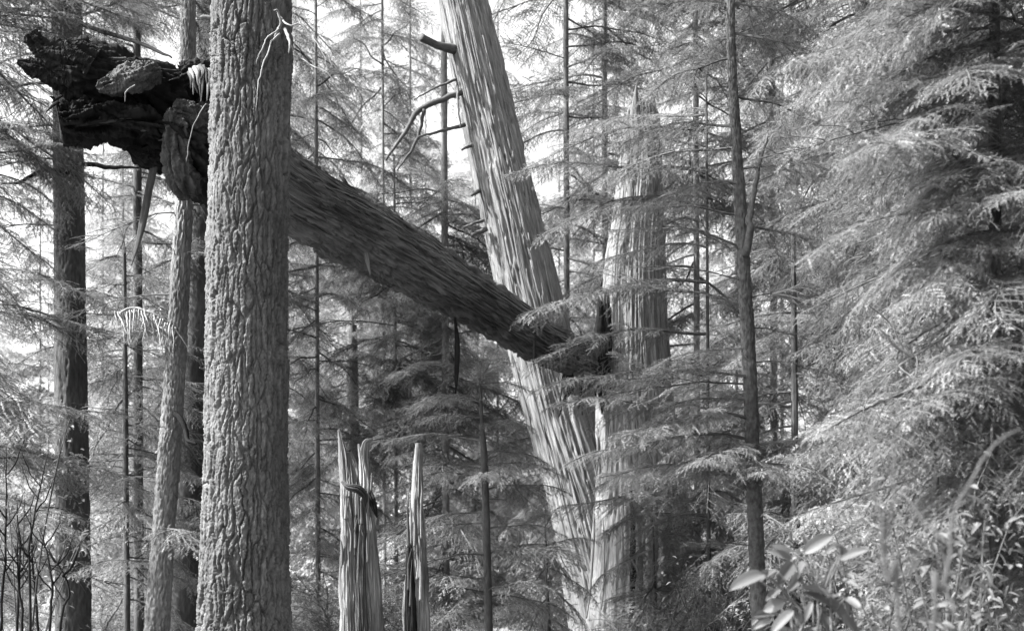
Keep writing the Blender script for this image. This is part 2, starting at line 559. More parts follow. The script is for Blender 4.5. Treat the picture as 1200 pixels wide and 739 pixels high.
def trunk_from_px(pts, Y, top_z, base_flare=1.35, top_r=None):
    """pts: list of (px, py, width px) from top to bottom as seen at distance Y -> path up from the ground, radii, base"""
    ps = [P(a, b, Y) for a, b, _ in pts][::-1]
    rs = [c / 2 / F * Y for *_, c in pts][::-1]
    p0, p1 = ps[0], ps[1]
    dirn = (p1 - p0) / max(p1[2] - p0[2], 1e-6)
    if p0[2] > 0.05:
        gz = ground_z(p0[0], p0[1]) - 0.12
        base = p0 - dirn * (p0[2] - gz)
        mid = p0 - dirn * (p0[2] - gz) * .6
        ps = [base, mid] + ps
        rs = [rs[0] * base_flare, rs[0] * (1 + (base_flare - 1) * .3)] + rs
    if top_z:
        d2 = (ps[-1] - ps[-2]) / (ps[-1][2] - ps[-2][2])
        for f in (.35, 1.0):
            z = ps[-1][2] if f == .35 else None
        h = top_z - ps[-1][2]
        a = ps[-1]; ra = rs[-1]
        ps += [a + d2 * h * .4, a + d2 * h]
        rs += [ra * .75, top_r if top_r else ra * .25]
    return np.array(ps), np.array(rs)


def path_t(ps, z):
    """parameter along a Catmull path at which it reaches height z"""
    ts = np.linspace(0, 1, 400)
    zz = catmull(ps, ts)[:, 2]
    return float(np.interp(z, zz, ts))


def pt_at(ps, z):
    return catmull(ps, np.array([path_t(ps, z)]))[0]


def grow_tree(name, label, pts, Y, top_z, mat, disp, nu=48, n=160, group=None, cat='tree', zlo=0.3, zhi=None, flare=1.3, top_r=None):
    ps, rs = trunk_from_px(pts, Y, top_z, flare, top_r)
    root = thing(name, label, cat, (ps[0][0], ps[0][1], ps[0][2]), group)
    zhi = zhi or (CZ + 660 / F * Y)
    t0, t1 = path_t(ps, zlo), min(path_t(ps, zhi), .985)
    ts = rows(max(t0, .02), t1, n, 1)
    part('trunk', sweep(ps, rs, nu, ts=ts, disp=disp), root, mat, off=ps[0])
    return root, ps, rs


def scatter_boughs(root, ps, n, z0, z1, len0, len1, az=None, spread=180, pitch=(-30, 12), dead=0.0, power=1.0, taper_to=None):
    for i in range(n):
        z = z0 + (z1 - z0) * ((i + RNG.random()) / n) ** power
        p = pt_at(ps, z)
        a = RNG.uniform(0, 360) if az is None else az + RNG.uniform(-spread, spread)
        f = 1.0 if taper_to is None else 1 + (taper_to - 1) * (z - z0) / (z1 - z0)
        L = RNG.uniform(len0, len1) * f
        k = 'd' if RNG.random() < dead else None
        bough(root, p, a, L, RNG.uniform(*pitch), RNG.uniform(-24, 24), k)


# ------------------------------------------------------------------ ground
gn = 90
gx = np.linspace(-1, 1, gn); gx = np.sign(gx) * np.abs(gx) ** 2.2 * 240
gy = np.linspace(0, 1, gn) ** 2.0 * 320 - 20
GX, GY = np.meshgrid(gx, gy)
GZ = 0.12 * np.sin(GX * .31 + 1) * np.sin(GY * .23) - .1 - .035 * np.clip(GY - 25, 0, None) + .03 * noise(GX * .9, GY * .9)
gv = np.stack([GX, GY, GZ], -1).reshape(-1, 3)
gi = (np.arange(gn - 1)[:, None] * gn + np.arange(gn - 1)[None]).ravel()
gm, gnt, gb = new_mat('forest_floor')
tcn = gnt.nodes.new('ShaderNodeTexCoord'); gnz = gnt.nodes.new('ShaderNodeTexNoise')
gnz.inputs['Scale'].default_value = 5; gnz.inputs['Detail'].default_value = 8
gnt.links.new(tcn.outputs['Object'], gnz.inputs['Vector'])
gnt.links.new(ramp(gnt, gnz.outputs[0], [(.3, .05), (.7, .16)]), gb.inputs['Base Color'])
gb.inputs['Roughness'].default_value = .95
ground = link('ground', mesh_np('ground', gv, None, np.stack([gi, gi + 1, gi + gn + 1, gi + gn], 1), None, (gm,)))
ground['kind'] = 'structure'

# ------------------------------------------------------------------ the big furrowed trunk
main, main_ps, _ = grow_tree('furrowed_conifer', 'thick straight conifer with deeply furrowed plated bark, in front of the fallen log',
    [(295, -40, 88), (294, 100, 89), (291, 300, 90), (289, 450, 93), (287, 600, 97), (286, 760, 105)], 10.0, 21, M['bark_furrow'],
    bark_plate(.05, .046, .34, 3), nu=320, n=720, zlo=.8, zhi=6.3, flare=1.25, top_r=.12)
for i in range(16):
    z = RNG.uniform(12, 20)
    bough(main, pt_at(main_ps, z), RNG.uniform(0, 360), RNG.uniform(1.6, 2.6), RNG.uniform(-15, 5))
# dead pale branch by its upper edge, short snags on its left side
def stub(parent, pts, radii_px, mat, name='branch_stub', nu=10, nv=24, amp=.004, sq=None, off=None, crook=.012):
    ps_ = np.array([P(*p) for p in pts])
    rr = np.array([r / F * p[2] for r, p in zip(radii_px, pts)])
    return part(name, sweep(ps_, rr, nu, nv=nv, disp=lambda U, V, TH, T: amp * noise(np.cos(TH) * 2, np.sin(TH) * 2, V * 14), squash=sq, crook=crook), parent, mat,
                off=parent.location if off is None else off)
for pts, r in (([(322, 46, 9.76), (328, 30, 9.6), (326, 14, 9.55), (322, 12, 9.52)], [2.6, 2.6, 2.2, 1]),
               ([(327, 34, 9.6), (314, 44, 9.5), (306, 60, 9.45), (300, 76, 9.45)], [1.6, 1.1, .9, .4]),
               ([(328, 40, 9.6), (318, 50, 9.5), (309, 74, 9.42), (302, 100, 9.4), (299, 130, 9.4)], [1.8, 1.4, 1.2, .9, .4]),
               ([(328, 20, 9.6), (338, 30, 9.5), (352, 29, 9.5), (366, 42, 9.5), (382, 60, 9.5), (392, 84, 9.5)], [2, 1.5, 1.3, 1.1, .9, .4]),
               ([(366, 42, 9.5), (378, 62, 9.45), (384, 84, 9.45)], [.9, .7, .3]),
               ([(334, 34, 9.6), (340, 50, 9.5), (338, 62, 9.5)], [3, 2.4, .6]),
               ([(352, 68, 9.7), (368, 78, 9.6), (384, 86, 9.55), (398, 108, 9.55)], [1, 1.1, .8, .4]),
               ([(340, 52, 9.6), (352, 68, 9.7)], [1.3, 1]),
               ([(382, 60, 9.5), (392, 66, 9.5), (402, 76, 9.5)], [.7, .5, .3])):
    stub(main, pts, [.7 * q for q in r], M['pale'], name='dead_branch', nu=6, nv=18)
for (y, l) in ((430, 9), (448, 14), (410, 8), (466, 10), (560, 8)):
    stub(main, [(243, y + 3, 9.95), (243 - l, y, 9.9)], [1.6, .6], M['bark_furrow'])
stub(main, [(248, 22, 10), (238, 20, 10), (234, 21, 10)], [3, 2.4, 1.2], M['bark_furrow'])

# ------------------------------------------------------------------ left trees
t, ps, _ = grow_tree('dark_conifer', 'dark straight conifer trunk below the charred torn end of the log',
    [(78, -20, 33), (80, 200, 34), (83, 400, 36), (86, 740, 40)], 14.5, 19, M['bark_dark'], bark_plate(.018, .045, .3, 11), nu=90, n=300)
for (px, py, az, L, k) in ((82, 265, 180, 1.5, 'd'), (82, 330, 190, 1.2, 'd'), (82, 190, 175, 1.6, 'd'), (82, 300, 300, 1.0, 'd'), (84, 520, 200, 1.0, 'd'),
                           (84, 480, 320, 1.1, 'd'), (82, 150, 200, 1.8, None), (82, 160, 330, 1.2, None), (82, 100, 190, 2.2, None), (82, 215, 250, .8, None), (84, 560, 285, 1.0, None), (84, 600, 250, .8, None), (84, 660, 300, .9, 'd'),
                           (82, 60, 160, 2.0, None), (82, 20, 210, 2.4, None), (82, 30, 330, 2.2, None), (82, -20, 20, 2.2, None), (82, -40, 250, 2.0, None)):
    p = P(px, py, 14.5)
    bough(t, pt_at(ps, p[2]), az, L, RNG.uniform(-12, 8), RNG.uniform(-10, 10), k)
scatter_boughs(t, ps, 14, 8.5, 18, 1.2, 2.2)
stub(t, [(79, 22, 14.5), (105, 32, 13.6), (150, 46, 12.8), (180, 58, 12.4), (202, 68, 12.2)], [3.4, 3, 2.6, 2.2, 1], M['char'], name='dead_branch', nu=8, nv=24)
stub(t, [(80, 200, 14.4), (95, 192, 14.0), (130, 196, 13.7), (162, 196, 13.5)], [3.4, 3, 2.4, 1], M['char'], name='dead_branch', nu=8, nv=24)
stub(t, [(80, 203, 14.4), (50, 200, 14.0), (20, 214, 13.7), (-10, 215, 13.5)], [3, 2.4, 1.6, 1], M['char'], name='dead_branch', nu=8, nv=24)

t, ps, _ = grow_tree('slender_conifer', 'slender slightly leaning conifer trunk with a spray of pale dead twigs',
    [(219, 100, 17), (216, 225, 19), (206, 420, 23), (195, 580, 25), (183, 745, 28)], 12.6, 11, M['bark_mid'], bark_scaly(.014, 4), nu=90, n=420)
slender, slender_ps = t, ps
for az, pit, sc in ((178, 26, 1.0), (186, 12, .95), (172, 2, .8), (200, 20, .85), (168, 30, .7)):
    bough(t, pt_at(ps, P(204, 402, 12.6)[2]) + np.array([-.06, -.05, RNG.uniform(-.1, .12)]), az, .62 * sc, pit, RNG.uniform(-30, 30), 'p')
for (py, az, L, k) in ((250, 200, 1.2, 'd'), (300, 330, 1.0, 'd'), (345, 170, 1.3, 'd'), (475, 350, .8, 'd'), (500, 250, .8, 'd'), (560, 190, .9, 'd'), (620, 300, 1.0, None), (660, 200, .9, None), (240, 20, 1.2, 'd'), (580, 340, .8, 'd')):
    bough(t, pt_at(ps, P(200, py, 12.6)[2]), az, L, RNG.uniform(-20, 5), 0, k)
scatter_boughs(t, ps, 10, 5.6, 10.5, .8, 1.5)
for k in range(26):
    f = k / 25
    x = 205 - 70 * f; y = 382 - 22 * math.sin(f * 2.2) + 4 * strip_rng.random()
    dx, dy = strip_rng.uniform(-10, 16), strip_rng.uniform(18, 46)
    stub(t, [(x, y, 12.4), (x + dx * .4, y + dy * .4, 12.36 + strip_rng.uniform(-.05, .05)), (x + dx, y + dy, 12.33 + strip_rng.uniform(-.08, .05))], [1.1, .8, .3], M['pale'], name='dead_twig', nu=5, nv=12)
for yy in (0, 14):
    stub(t, [(206, 386 + yy, 12.5), (188, 372 + yy, 12.42), (165, 362 + yy * .5, 12.4), (148, 362 + yy * .3, 12.4), (133, 372, 12.4)], [2, 1.7, 1.4, 1.1, .5], M['pale'], name='dead_branch', nu=6)
stub(t, [(202, 482, 12.55), (212, 490, 12.45), (217, 502, 12.4), (221, 516, 12.35), (230, 520, 12.3)], [3.5, 3.2, 3, 2.6, 1.2], M['char'])

t, ps, _ = grow_tree('shaded_conifer', 'shaded conifer trunk standing close behind the slender leaning one',
    [(240, 150, 27), (236, 300, 29), (226, 500, 31), (216, 740, 34)], 18.5, 20, M['bark_dark'], bark_scaly(.01, 6), nu=48, n=160)
scatter_boughs(t, ps, 60, 2, 18, 1.2, 2.2, dead=.2)

# ------------------------------------------------------------------ twin cedars
YL, YU = 16.9, 16.3
lean, lean_ps, _ = grow_tree('leaning_cedar', 'pale leaning dead cedar with long vertical bark strips and branch stubs',
    [(530, -60, 54), (542, 0, 57), (569, 120, 63), (598, 245, 70), (637, 415, 78), (693, 614, 92), (728, 745, 120)], YL, 14, M['cedar'],
    bark_fibre(.026, 19, .45, .035, 3, pits=1.4), nu=240, n=340, zlo=.4, zhi=9.2, flare=1.25, top_r=.12)
for pts, r in (([(533, 58, YL - .2), (510, 52, YL - .35), (493, 43, YL - .5)], [6, 4.5, 4.5]),
               ([(542, 107, YL - .2), (515, 118, YL - .3), (490, 130, YL - .4), (478, 150, YL - .5), (452, 188, YL - .5)], [4, 3.2, 3.2, 2.5, 1.2]),
               ([(497, 128, YL - .4), (488, 165, YL - .3), (465, 200, YL - .2)], [2.2, 1.8, .8]),
               ([(545, 146, YL - .2), (520, 153, YL - .3), (490, 160, YL - .4)], [2.4, 1.8, 1]),
               ([(555, 170, YL - .2), (541, 176, YL - .3)], [2, 1.2]),
               ([(563, 223, YL - .2), (552, 229, YL - .3)], [2.5, 1.6]),
               ([(567, 258, YL - .2), (555, 262, YL - .3), (543, 266, YL - .3)], [2, 1.5, .8]),
               ([(570, 268, YL - .2), (553, 275, YL - .3)], [3, 2]),
               ([(535, 93, YL - .2), (510, 103, YL - .3), (485, 117, YL - .4)], [1.8, 1.2, .7]),
               ([(536, 100, YL - .2), (537, 122, YL - .35), (540, 150, YL - .4)], [1.6, 1.4, .8])):
    stub(lean, pts, r, M['twig'])
def bark_strips(root, ps, rfun, n, z0, z1, mat, Y):
    """long loose strips of bark standing a little off the trunk, on the side towards the camera"""
    for i in range(n):
        z = strip_rng.uniform(z0, z1); l = strip_rng.uniform(.5, 1.6)
        th = strip_rng.uniform(-1.35, 1.35)
        zz = np.linspace(z, z + l, 5)
        pts = []
        for k, q in enumerate(zz):
            c = pt_at(ps, q)
            r = rfun(q) + .012 + (0.03 * strip_rng.random() if k in (0, 4) else 0)
            pts.append(c + np.array([math.sin(th) * r, -math.cos(th) * r, 0]))
            th += strip_rng.uniform(-.03, .03)
        w_ = strip_rng.uniform(.008, .02)
        part('bark_strip', sweep(np.array(pts), [w_ * .4, w_, w_, w_ * .9, w_ * .3], 6, nv=12, squash=(.3, 1)), root, mat, off=root.location)
def rad_fn(ps, rs):
    tt = np.linspace(0, 1, 200); zz = catmull(ps, tt)[:, 2]; rr = catmull(np.asarray(rs)[:, None], tt)[:, 0]
    return lambda z: float(np.interp(z, zz, rr))
ps2, rs2 = trunk_from_px([(530, -60, 54), (542, 0, 57), (569, 120, 63), (598, 245, 70), (637, 415, 78), (693, 614, 92), (728, 745, 120)], YL, 14, 1.25, .12)
bark_strips(lean, lean_ps, rad_fn(ps2, rs2), 46, .6, 8.2, M['cedar'], YL)

UP = [(753, 118, 18), (753, 130, 36), (753, 155, 44), (751, 200, 52), (748, 250, 61), (743, 310, 70), (743, 400, 80), (746, 500, 94), (752, 620, 116), (758, 745, 146)]
up, up_ps, _ = grow_tree('broken_cedar', 'upright dead cedar with a jagged broken top and fibrous fluted bark',
    UP, YU, None, M['cedar'], bark_fibre(.026, 18, .45, .035, 9, 2.4, pits=1.4), nu=240, n=330, zlo=.4, zhi=8.2, flare=1.3)
ps2, rs2 = trunk_from_px(UP, YU, None, 1.3)
bark_strips(up, up_ps, rad_fn(ps2, rs2), 50, .5, 5.6, M['cedar'], YU)
def shard(parent, pts, radii_px, mat, name='splinter', nu=20, nv=60, amp=.012, sq=(.5, 1), seed=1, fv=1.2, fu=22, off=None, smooth=True, rough=0.0):
    ps_ = np.array([P(*p) for p in pts]); rr = np.array([r / F * p[2] for r, p in zip(radii_px, pts)])
    return part(name, sweep(ps_, rr, nu, nv=nv, disp=bark_fibre(amp, fu, fv, amp * .8, seed), squash=sq, rough=rough, rseed=seed), parent, mat, off=parent.location if off is None else off, smooth=smooth)
shard(up, [(749, 270, YU - .2), (748, 190, YU - .2), (744, 140, YU - .2), (746, 96, YU - .15)], [2, 8, 6, .6], M['cedar'], seed=3)
shard(up, [(762, 260, YU - .2), (762, 190, YU - .2), (765, 150, YU - .15), (766, 108, YU - .1)], [2, 6, 5, .6], M['cedar'], seed=4)
shard(up, [(730, 310, YU - .25), (733, 250, YU - .2), (736, 190, YU - .15), (737, 128, YU - .1)], [2, 8, 6, .6], M['cedar'], seed=5)
for k, (x, y0, y1, q) in enumerate(((703, 330, 430, 4), (707, 345, 470, 5), (711, 340, 440, 3.5), (705, 400, 485, 4), (714, 360, 455, 2.5))):  # near-black slivers: shade of a cavity in the cedar's side, put into colour
    shard(up, [(x + 1, y1, YU - .42), (x, y1 - 30, YU - .43), (x, (y0 + y1) / 2, YU - .4), (x + 2, y0, YU - .36)], [.8, q, q * 1.1, .6], M['char'], name='cavity_shade_sliver', seed=6 + k, rough=.015, sq=(.8, 1))
for k in range(4):
    x = (742, 747, 775, 760)[k]
    shard(up, [(x, 745, YU - .95), (x + 1, 660, YU - .85), (x - 2, 575, YU - .7)], [5, 5, 1], M['bark_mid'] if k else M['char'], name='bark_ridge', seed=10 + k)

# ------------------------------------------------------------------ fallen log with its charred torn butt
lg_pts = [(698, 430, 16.1), (685, 422, 15.95), (640, 403, 15.6), (540, 342, 14.6), (450, 288, 13.7), (345, 231, 12.6), (255, 172, 11.8), (205, 142, 11.35)]
lg_r = [15, 19, 22, 28, 34, 40, 48, 48]
log = thing('fallen_log', 'broken fallen tree trunk lodged high against the pale cedars, charred torn butt raised', 'log', tuple(P(700, 430, 16.0)))
ps_ = np.array([P(*p) for p in lg_pts]); rr = np.array([r / F * p[2] for r, p in zip(lg_r, lg_pts)])
lf = bark_fibre(.026, 10, 1.6, .045, 31, warp=2.4)
lp = bark_plate(.055, .075, .5, 33)
bare_store = {}
def log_disp(U, V, TH, T):
    d = lf(U, V, TH, T) + lp(U, V, TH, T)
    # lower flank facing the camera has lost its bark in places
    cx, sx = np.cos(TH), np.sin(TH)
    m = sstep(.05, .35, noise(cx * 1.2 + 4, sx * 1.2, V * .55 + 2.2) + .25 * noise(cx * 5, sx * 5, V * 2) )
    m *= sstep(.35, .8, T) * sstep(.25, .1, np.abs(T - .66) - .22)
    bare_store['m'] = m
    d += .03 * (1 - 2 * np.abs(noise(cx * 3 * U.max() / 1.6 + .4 * noise(cx * 6, sx * 6, V * 5), sx * 5, V * 3.2))) + .01 * noise(cx * 12, sx * 12, V * 9)
    rag = .05 * np.maximum(0, noise(cx * 9, sx * 9, 3.0)) * (T < .02)
    return d * (1 - .8 * m) - .022 * m + rag
sw = sweep(ps_, rr, 150, ts=np.linspace(0, 1, 420), disp=log_disp)
bare = np.concatenate([bare_store['m'].ravel(), [0, 0]])
part('trunk', sw, log, M['log'], off=log.location, attr=bare)
# loose bark strips along it
lt = np.linspace(0, 1, 300); lc = catmull(ps_, lt); lr = catmull(rr[:, None], lt)[:, 0]
axis = (lc[-1] - lc[0]) / np.linalg.norm(lc[-1] - lc[0])
e1 = np.array([0, -1.0, 0]) - axis * axis[1] * -1; e1 /= np.linalg.norm(e1); e2 = np.cross(axis, e1)
if e2[2] < 0: e2 = -e2
for i in range(60):
    t0 = strip_rng.uniform(.02, .8); l = strip_rng.uniform(.08, .24)
    th = strip_rng.uniform(-.7, 1.5)      # 0 = towards the camera, pi/2 = top
    pts = []
    for k in range(6):
        j = min(int((t0 + l * k / 5) * 299), 299)
        r = lr[j] + .02 + (.045 * strip_rng.random() if k in (0, 5) else 0.0)
        pts.append(lc[j] + (e1 * math.cos(th) + e2 * math.sin(th)) * r)
        th += strip_rng.uniform(-.04, .04)
    w_ = strip_rng.uniform(.006, .016)
    part('bark_strip', sweep(np.array(pts), [w_ * .3, w_, w_, w_ * 1.1, w_, w_ * .3], 6, nv=14, squash=(.4, 1)), log, M['log'] if i % 4 else M['rot'], off=log.location)
for i in range(46):
    t0 = strip_rng.uniform(.04, .72); l = strip_rng.uniform(.1, .3)
    th = strip_rng.uniform(.35, 1.5)
    pts = []
    for k in range(7):
        j = min(int((t0 + l * k / 6) * 299), 299)
        pts.append(lc[j] + (e1 * math.cos(th) + e2 * math.sin(th)) * (lr[j] + .012 + .03 * strip_rng.random()))
        th += strip_rng.uniform(-.07, .07)
    w_ = strip_rng.uniform(.005, .013)
    part('bark_strip', sweep(np.array(pts), [w_ * .3, w_, w_ * .8, w_ * 1.1, w_ * .7, w_, w_ * .3], 6, nv=26, squash=(.5, 1), crook=.015), log, M['split'], off=log.location)
def lshard(pts, r, mat, name, **k):
    return shard(log, pts, r, mat, name=name, **k)
# torn butt: body, prongs, lower slab, knob; char black also carries its hollow's shade
lumpy = dict(nu=110, nv=200, fu=9, fv=2.2, rough=.036)
lshard([(262, 150, 11.9), (215, 132, 11.5), (165, 108, 11.2), (120, 92, 11.0), (82, 82, 10.9), (60, 78, 10.85)], [40, 40, 34, 33, 28, 6], M['char'], 'torn_butt', amp=.05, sq=(.9, 1), seed=41, **lumpy)
lshard([(95, 78, 10.9), (68, 70, 10.8), (48, 55, 10.75), (36, 38, 10.7)], [20, 15, 9, 5], M['char'], 'root_prong', amp=.03, sq=(.8, 1), seed=42, **lumpy)
lshard([(100, 92, 11.0), (70, 86, 10.85), (40, 78, 10.8), (20, 72, 10.75)], [18, 14, 7, 1.5], M['char'], 'root_prong', amp=.025, sq=(.8, 1), seed=43, **lumpy)
lshard([(110, 75, 10.8), (88, 62, 10.75), (76, 50, 10.7)], [18, 12, 4], M['char'], 'root_prong', amp=.03, sq=(.7, 1), seed=44, **lumpy)
lshard([(240, 185, 11.6), (190, 155, 11.3), (130, 143, 11.1), (95, 146, 11.0), (70, 148, 10.95)], [34, 24, 16, 18, 16], M['char'], 'torn_slab', amp=.045, sq=(2.2, 1), seed=45, **lumpy)
lshard([(76, 146, 10.9), (74, 160, 10.88), (76, 169, 10.88)], [7, 4, 1], M['char'], 'splinter', amp=.01, seed=46)
lshard([(255, 205, 11.9), (225, 190, 11.6), (205, 186, 11.4), (172, 184, 11.2), (148, 174, 11.1)], [36, 28, 18, 9, 1], M['char'], 'root_prong', amp=.03, sq=(.9, 1), seed=47, **lumpy)
lshard([(222, 232, 11.2), (214, 212, 11.12), (206, 180, 11.05), (204, 150, 11.0), (203, 128, 10.98)], [6, 13, 12, 11, 5], M['rot'], 'knotted_stub', amp=.035, sq=(1, 1), seed=48, **lumpy)
lshard([(202, 130, 11.0), (222, 134, 11.05), (240, 148, 11.15), (262, 160, 11.3)], [5, 11, 14, 15], M['rot'], 'knotted_stub', amp=.03, sq=(1, 1), seed=49, **lumpy)
lshard([(115, 103, 10.75), (140, 96, 10.72), (162, 88, 10.75), (182, 80, 10.85)], [3, 10, 11, 6], M['rot'], 'rotten_root', amp=.03, sq=(1, 1), seed=50, **lumpy)
for k in range(13):
    x = 221 + k * 2.1; y = 84 - 7 * math.sin(k / 12 * 3.1) + strip_rng.uniform(-2, 2); l = strip_rng.uniform(18, 46)
    lshard([(x, y, 10.98), (x + 2 + strip_rng.uniform(-1, 3), y + l * .4, 10.88), (x + 2 + strip_rng.uniform(-3, 5), y + l, 10.87)], [2.6, strip_rng.uniform(1.2, 2.6), .4], M['split'] if k % 2 else M['rot'], 'splinter', amp=.006, sq=(.6, 1), seed=60 + k, rough=.006, nu=12, nv=30)
lshard([(215, 92, 11.1), (232, 88, 11.1), (250, 108, 11.3)], [12, 14, 16], M['char'], 'torn_butt', amp=.03, seed=70, sq=(1, 1), **lumpy)
for k in range(64):
    u = strip_rng.random()
    x = 66 + 180 * u; top = strip_rng.random() < .55
    y = (66 + 22 * u + strip_rng.uniform(-6, 8)) if top else (112 + 50 * u + strip_rng.uniform(-8, 10))
    dx = -strip_rng.uniform(6, 26); dy = strip_rng.uniform(-14, 8) if top else strip_rng.uniform(-4, 14)
    yy = 10.75 + .35 * u
    lshard([(x, y, yy), (x + dx * .5, y + dy * .4, yy - .06), (x + dx, y + dy, yy - .08)], [strip_rng.uniform(1.5, 4), strip_rng.uniform(1, 2.4), .3], M['rot'] if k % 3 == 0 else M['char'], 'splinter', amp=.006, sq=(.5, 1), seed=300 + k, rough=.008, nu=8, nv=16)
for pts, r in (([(250, 60, 11.6), (252, 40, 11.6)], [4, 1]), ([(520, 322, 14.2), (514, 306, 14.1), (510, 300, 14.1)], [5, 3, 1]), ([(600, 372, 15.1), (596, 358, 15.0)], [4, 1.2]), ([(410, 232, 13.1), (404, 214, 13.0), (398, 206, 13.0)], [5, 3, .8])):
    stub(log, pts, r, M['rot'])
# hanging strips
lshard([(181, 193, 11.2), (175, 220, 11.18), (165, 270, 11.16), (154, 311, 11.15)], [4.5, 4.8, 4, .6], M['rot'], 'hanging_strip', amp=.006, sq=(.3, 1), seed=71)
lshard([(533, 372, 14.3), (536, 400, 14.25), (535, 432, 14.25), (534, 462, 14.25)], [1.2, 3, 3.2, .5], M['char'], 'hanging_strip', amp=.004, sq=(.3, 1), seed=72)
lshard([(626, 380, 15.2), (626, 400, 15.15), (625, 428, 15.15)], [1.6, 1.8, .5], M['rot'], 'hanging_strip', amp=.003, sq=(.4, 1), seed=73)
lshard([(427, 288, 13.2), (430, 303, 13.1), (434, 322, 13.1)], [1.5, 2.6, .5], M['split'], 'hanging_strip', amp=.004, sq=(.4, 1), seed=74)
lshard([(405, 268, 13.0), (399, 276, 12.95), (394, 284, 12.95)], [1.5, 1.5, .5], M['pale'], 'splinter', amp=.002, sq=(.4, 1), seed=75)
for pts, r in (([(252, 120, 10.9), (238, 126, 10.7), (230, 142, 10.6), (222, 165, 10.55), (219, 190, 10.55)], [1.1, 1, .9, .9, .4]),
               ([(158, 100, 10.6), (149, 106, 10.5), (146, 119, 10.5)], [1.2, 1.4, .6])):
    stub(log, pts, [.7 * q for q in r], M['split'], name='dead_root', nu=6)
# broken debris where the log meets the cedars
for k in range(16):
    x, y = strip_rng.uniform(668, 706), strip_rng.uniform(415, 450)
    a = strip_rng.uniform(-1, 1)
    lshard([(x, y, 16.0), (x + 14 * a, y + strip_rng.uniform(5, 22), 15.85), (x + 22 * a, y + strip_rng.uniform(18, 46), 15.85)], [3.2, 2.6, .6], M['char'] if k % 2 else M['rot'], 'splinter', amp=.01, seed=80 + k, nu=10, nv=20)

# ------------------------------------------------------------------ split snags
snag = thing('split_snag', 'shattered grey tree stump ending in tall curved splinters', 'stump', (P(423, 800, 11.2)[0], 11.2, -.12))
def to_ground(px, Y): return (px, HZ + (CZ + .12) * F / Y, Y)
Y = 11.2
for k, (pts, r, m, sq) in enumerate((
    ([to_ground(424, Y), (424, 740, Y), (421, 660, Y), (417, 600, Y), (413, 560, Y + .02), (409, 530, Y + .02)], [29, 24, 20, 15, 9, 2], 'split', (.7, 1)),
    ([to_ground(412, Y - .1), (412, 740, Y - .1), (410, 660, Y - .1), (407, 600, Y - .08), (403, 540, Y), (397, 503, Y)], [15, 12, 9, 6, 4, .8], 'split', (.5, 1)),
    ([to_ground(440, Y - .05), (438, 740, Y - .05), (436, 660, Y - .05), (431, 590, Y - .05), (427, 545, Y), (428, 520, Y), (437, 514, Y)], [12, 11, 8, 5.5, 4, 3, .8], 'split', (.5, 1)),
    ([to_ground(425, Y - .18), (424, 740, Y - .18), (423, 680, Y - .18), (424, 630, Y - .18), (426, 590, Y - .16)], [8, 7, 5, 3, .8], 'rot', (.5, 1)),
    ([to_ground(404, Y - .12), (406, 740, Y - .12), (402, 690, Y - .1), (399, 650, Y - .1)], [6, 5, 3.5, .6], 'split', (.5, 1)),
    ([(422, 590, Y - .1), (426, 566, Y - .05), (424, 540, Y), (420, 520, Y)], [6, 5, 3, .7], 'pale', (.5, 1)),
    ([(400, 564, Y - .22), (408, 570, Y - .26), (420, 573, Y - .26), (428, 582, Y - .22), (427, 596, Y - .18)], [1, 4, 6, 4, .6], 'rot', (.8, .8)),
    ([(430, 575, Y - .1), (438, 592, Y - .15), (442, 606, Y - .15)], [5, 3.5, .8], 'char', (.5, 1)),
    ([(437, 514, Y), (447, 512, Y), (452, 514, Y)], [1.6, 1.2, .6], 'bark_mid', (1, 1)))):
    shard(snag, pts, r, M[m], seed=100 + k, sq=sq, amp=.024, nu=110, nv=260, fu=40, fv=.9, rough=.005)
snag2 = thing('spire_snag', 'narrow split stump rising to one sharp spire beside the shattered one', 'stump', (P(491, 800, 11.0)[0], 11.0, -.12))
Y = 11.0
for k, (pts, r, m, sq) in enumerate((
    ([to_ground(493, Y), (492, 740, Y), (491, 660, Y), (489, 600, Y), (490, 550, Y), (491, 519, Y)], [15, 12.5, 9, 6.5, 4.5, 3], 'split', (.6, 1)),
    ([to_ground(480, Y - .05), (481, 740, Y - .05), (480, 690, Y - .04), (480, 650, Y - .02), (481, 618, Y)], [8, 7, 5, 3, .6], 'char', (.5, 1)),
    ([to_ground(476, Y), (477, 740, Y), (476, 700, Y), (477, 665, Y)], [5, 4, 3, .5], 'split', (.5, 1)))):
    shard(snag2, pts, r, M[m], seed=130 + k, sq=sq, amp=.022, nu=100, nv=260, fu=46, fv=.8, rough=.005)

for par, x0, x1, ya, yb, n_, Y in ((snag, 400, 436, 530, 640, 26, 11.1), (snag2, 477, 496, 540, 660, 14, 10.92)):
    for k in range(n_):
        x = strip_rng.uniform(x0, x1); y = strip_rng.uniform(ya, yb); l = strip_rng.uniform(20, 60)
        yy = Y - .08 * strip_rng.random()
        shard(par, [(x, y + l, yy), (x + strip_rng.uniform(-1, 1), y + l * .4, yy - .01), (x + strip_rng.uniform(-4, 4), y, yy - .02)], [strip_rng.uniform(1, 2.4), strip_rng.uniform(.8, 1.8), .25], M[('split', 'rot', 'split', 'bark_mid')[k % 4]], seed=400 + k, amp=.005, nu=8, nv=24, rough=.004)

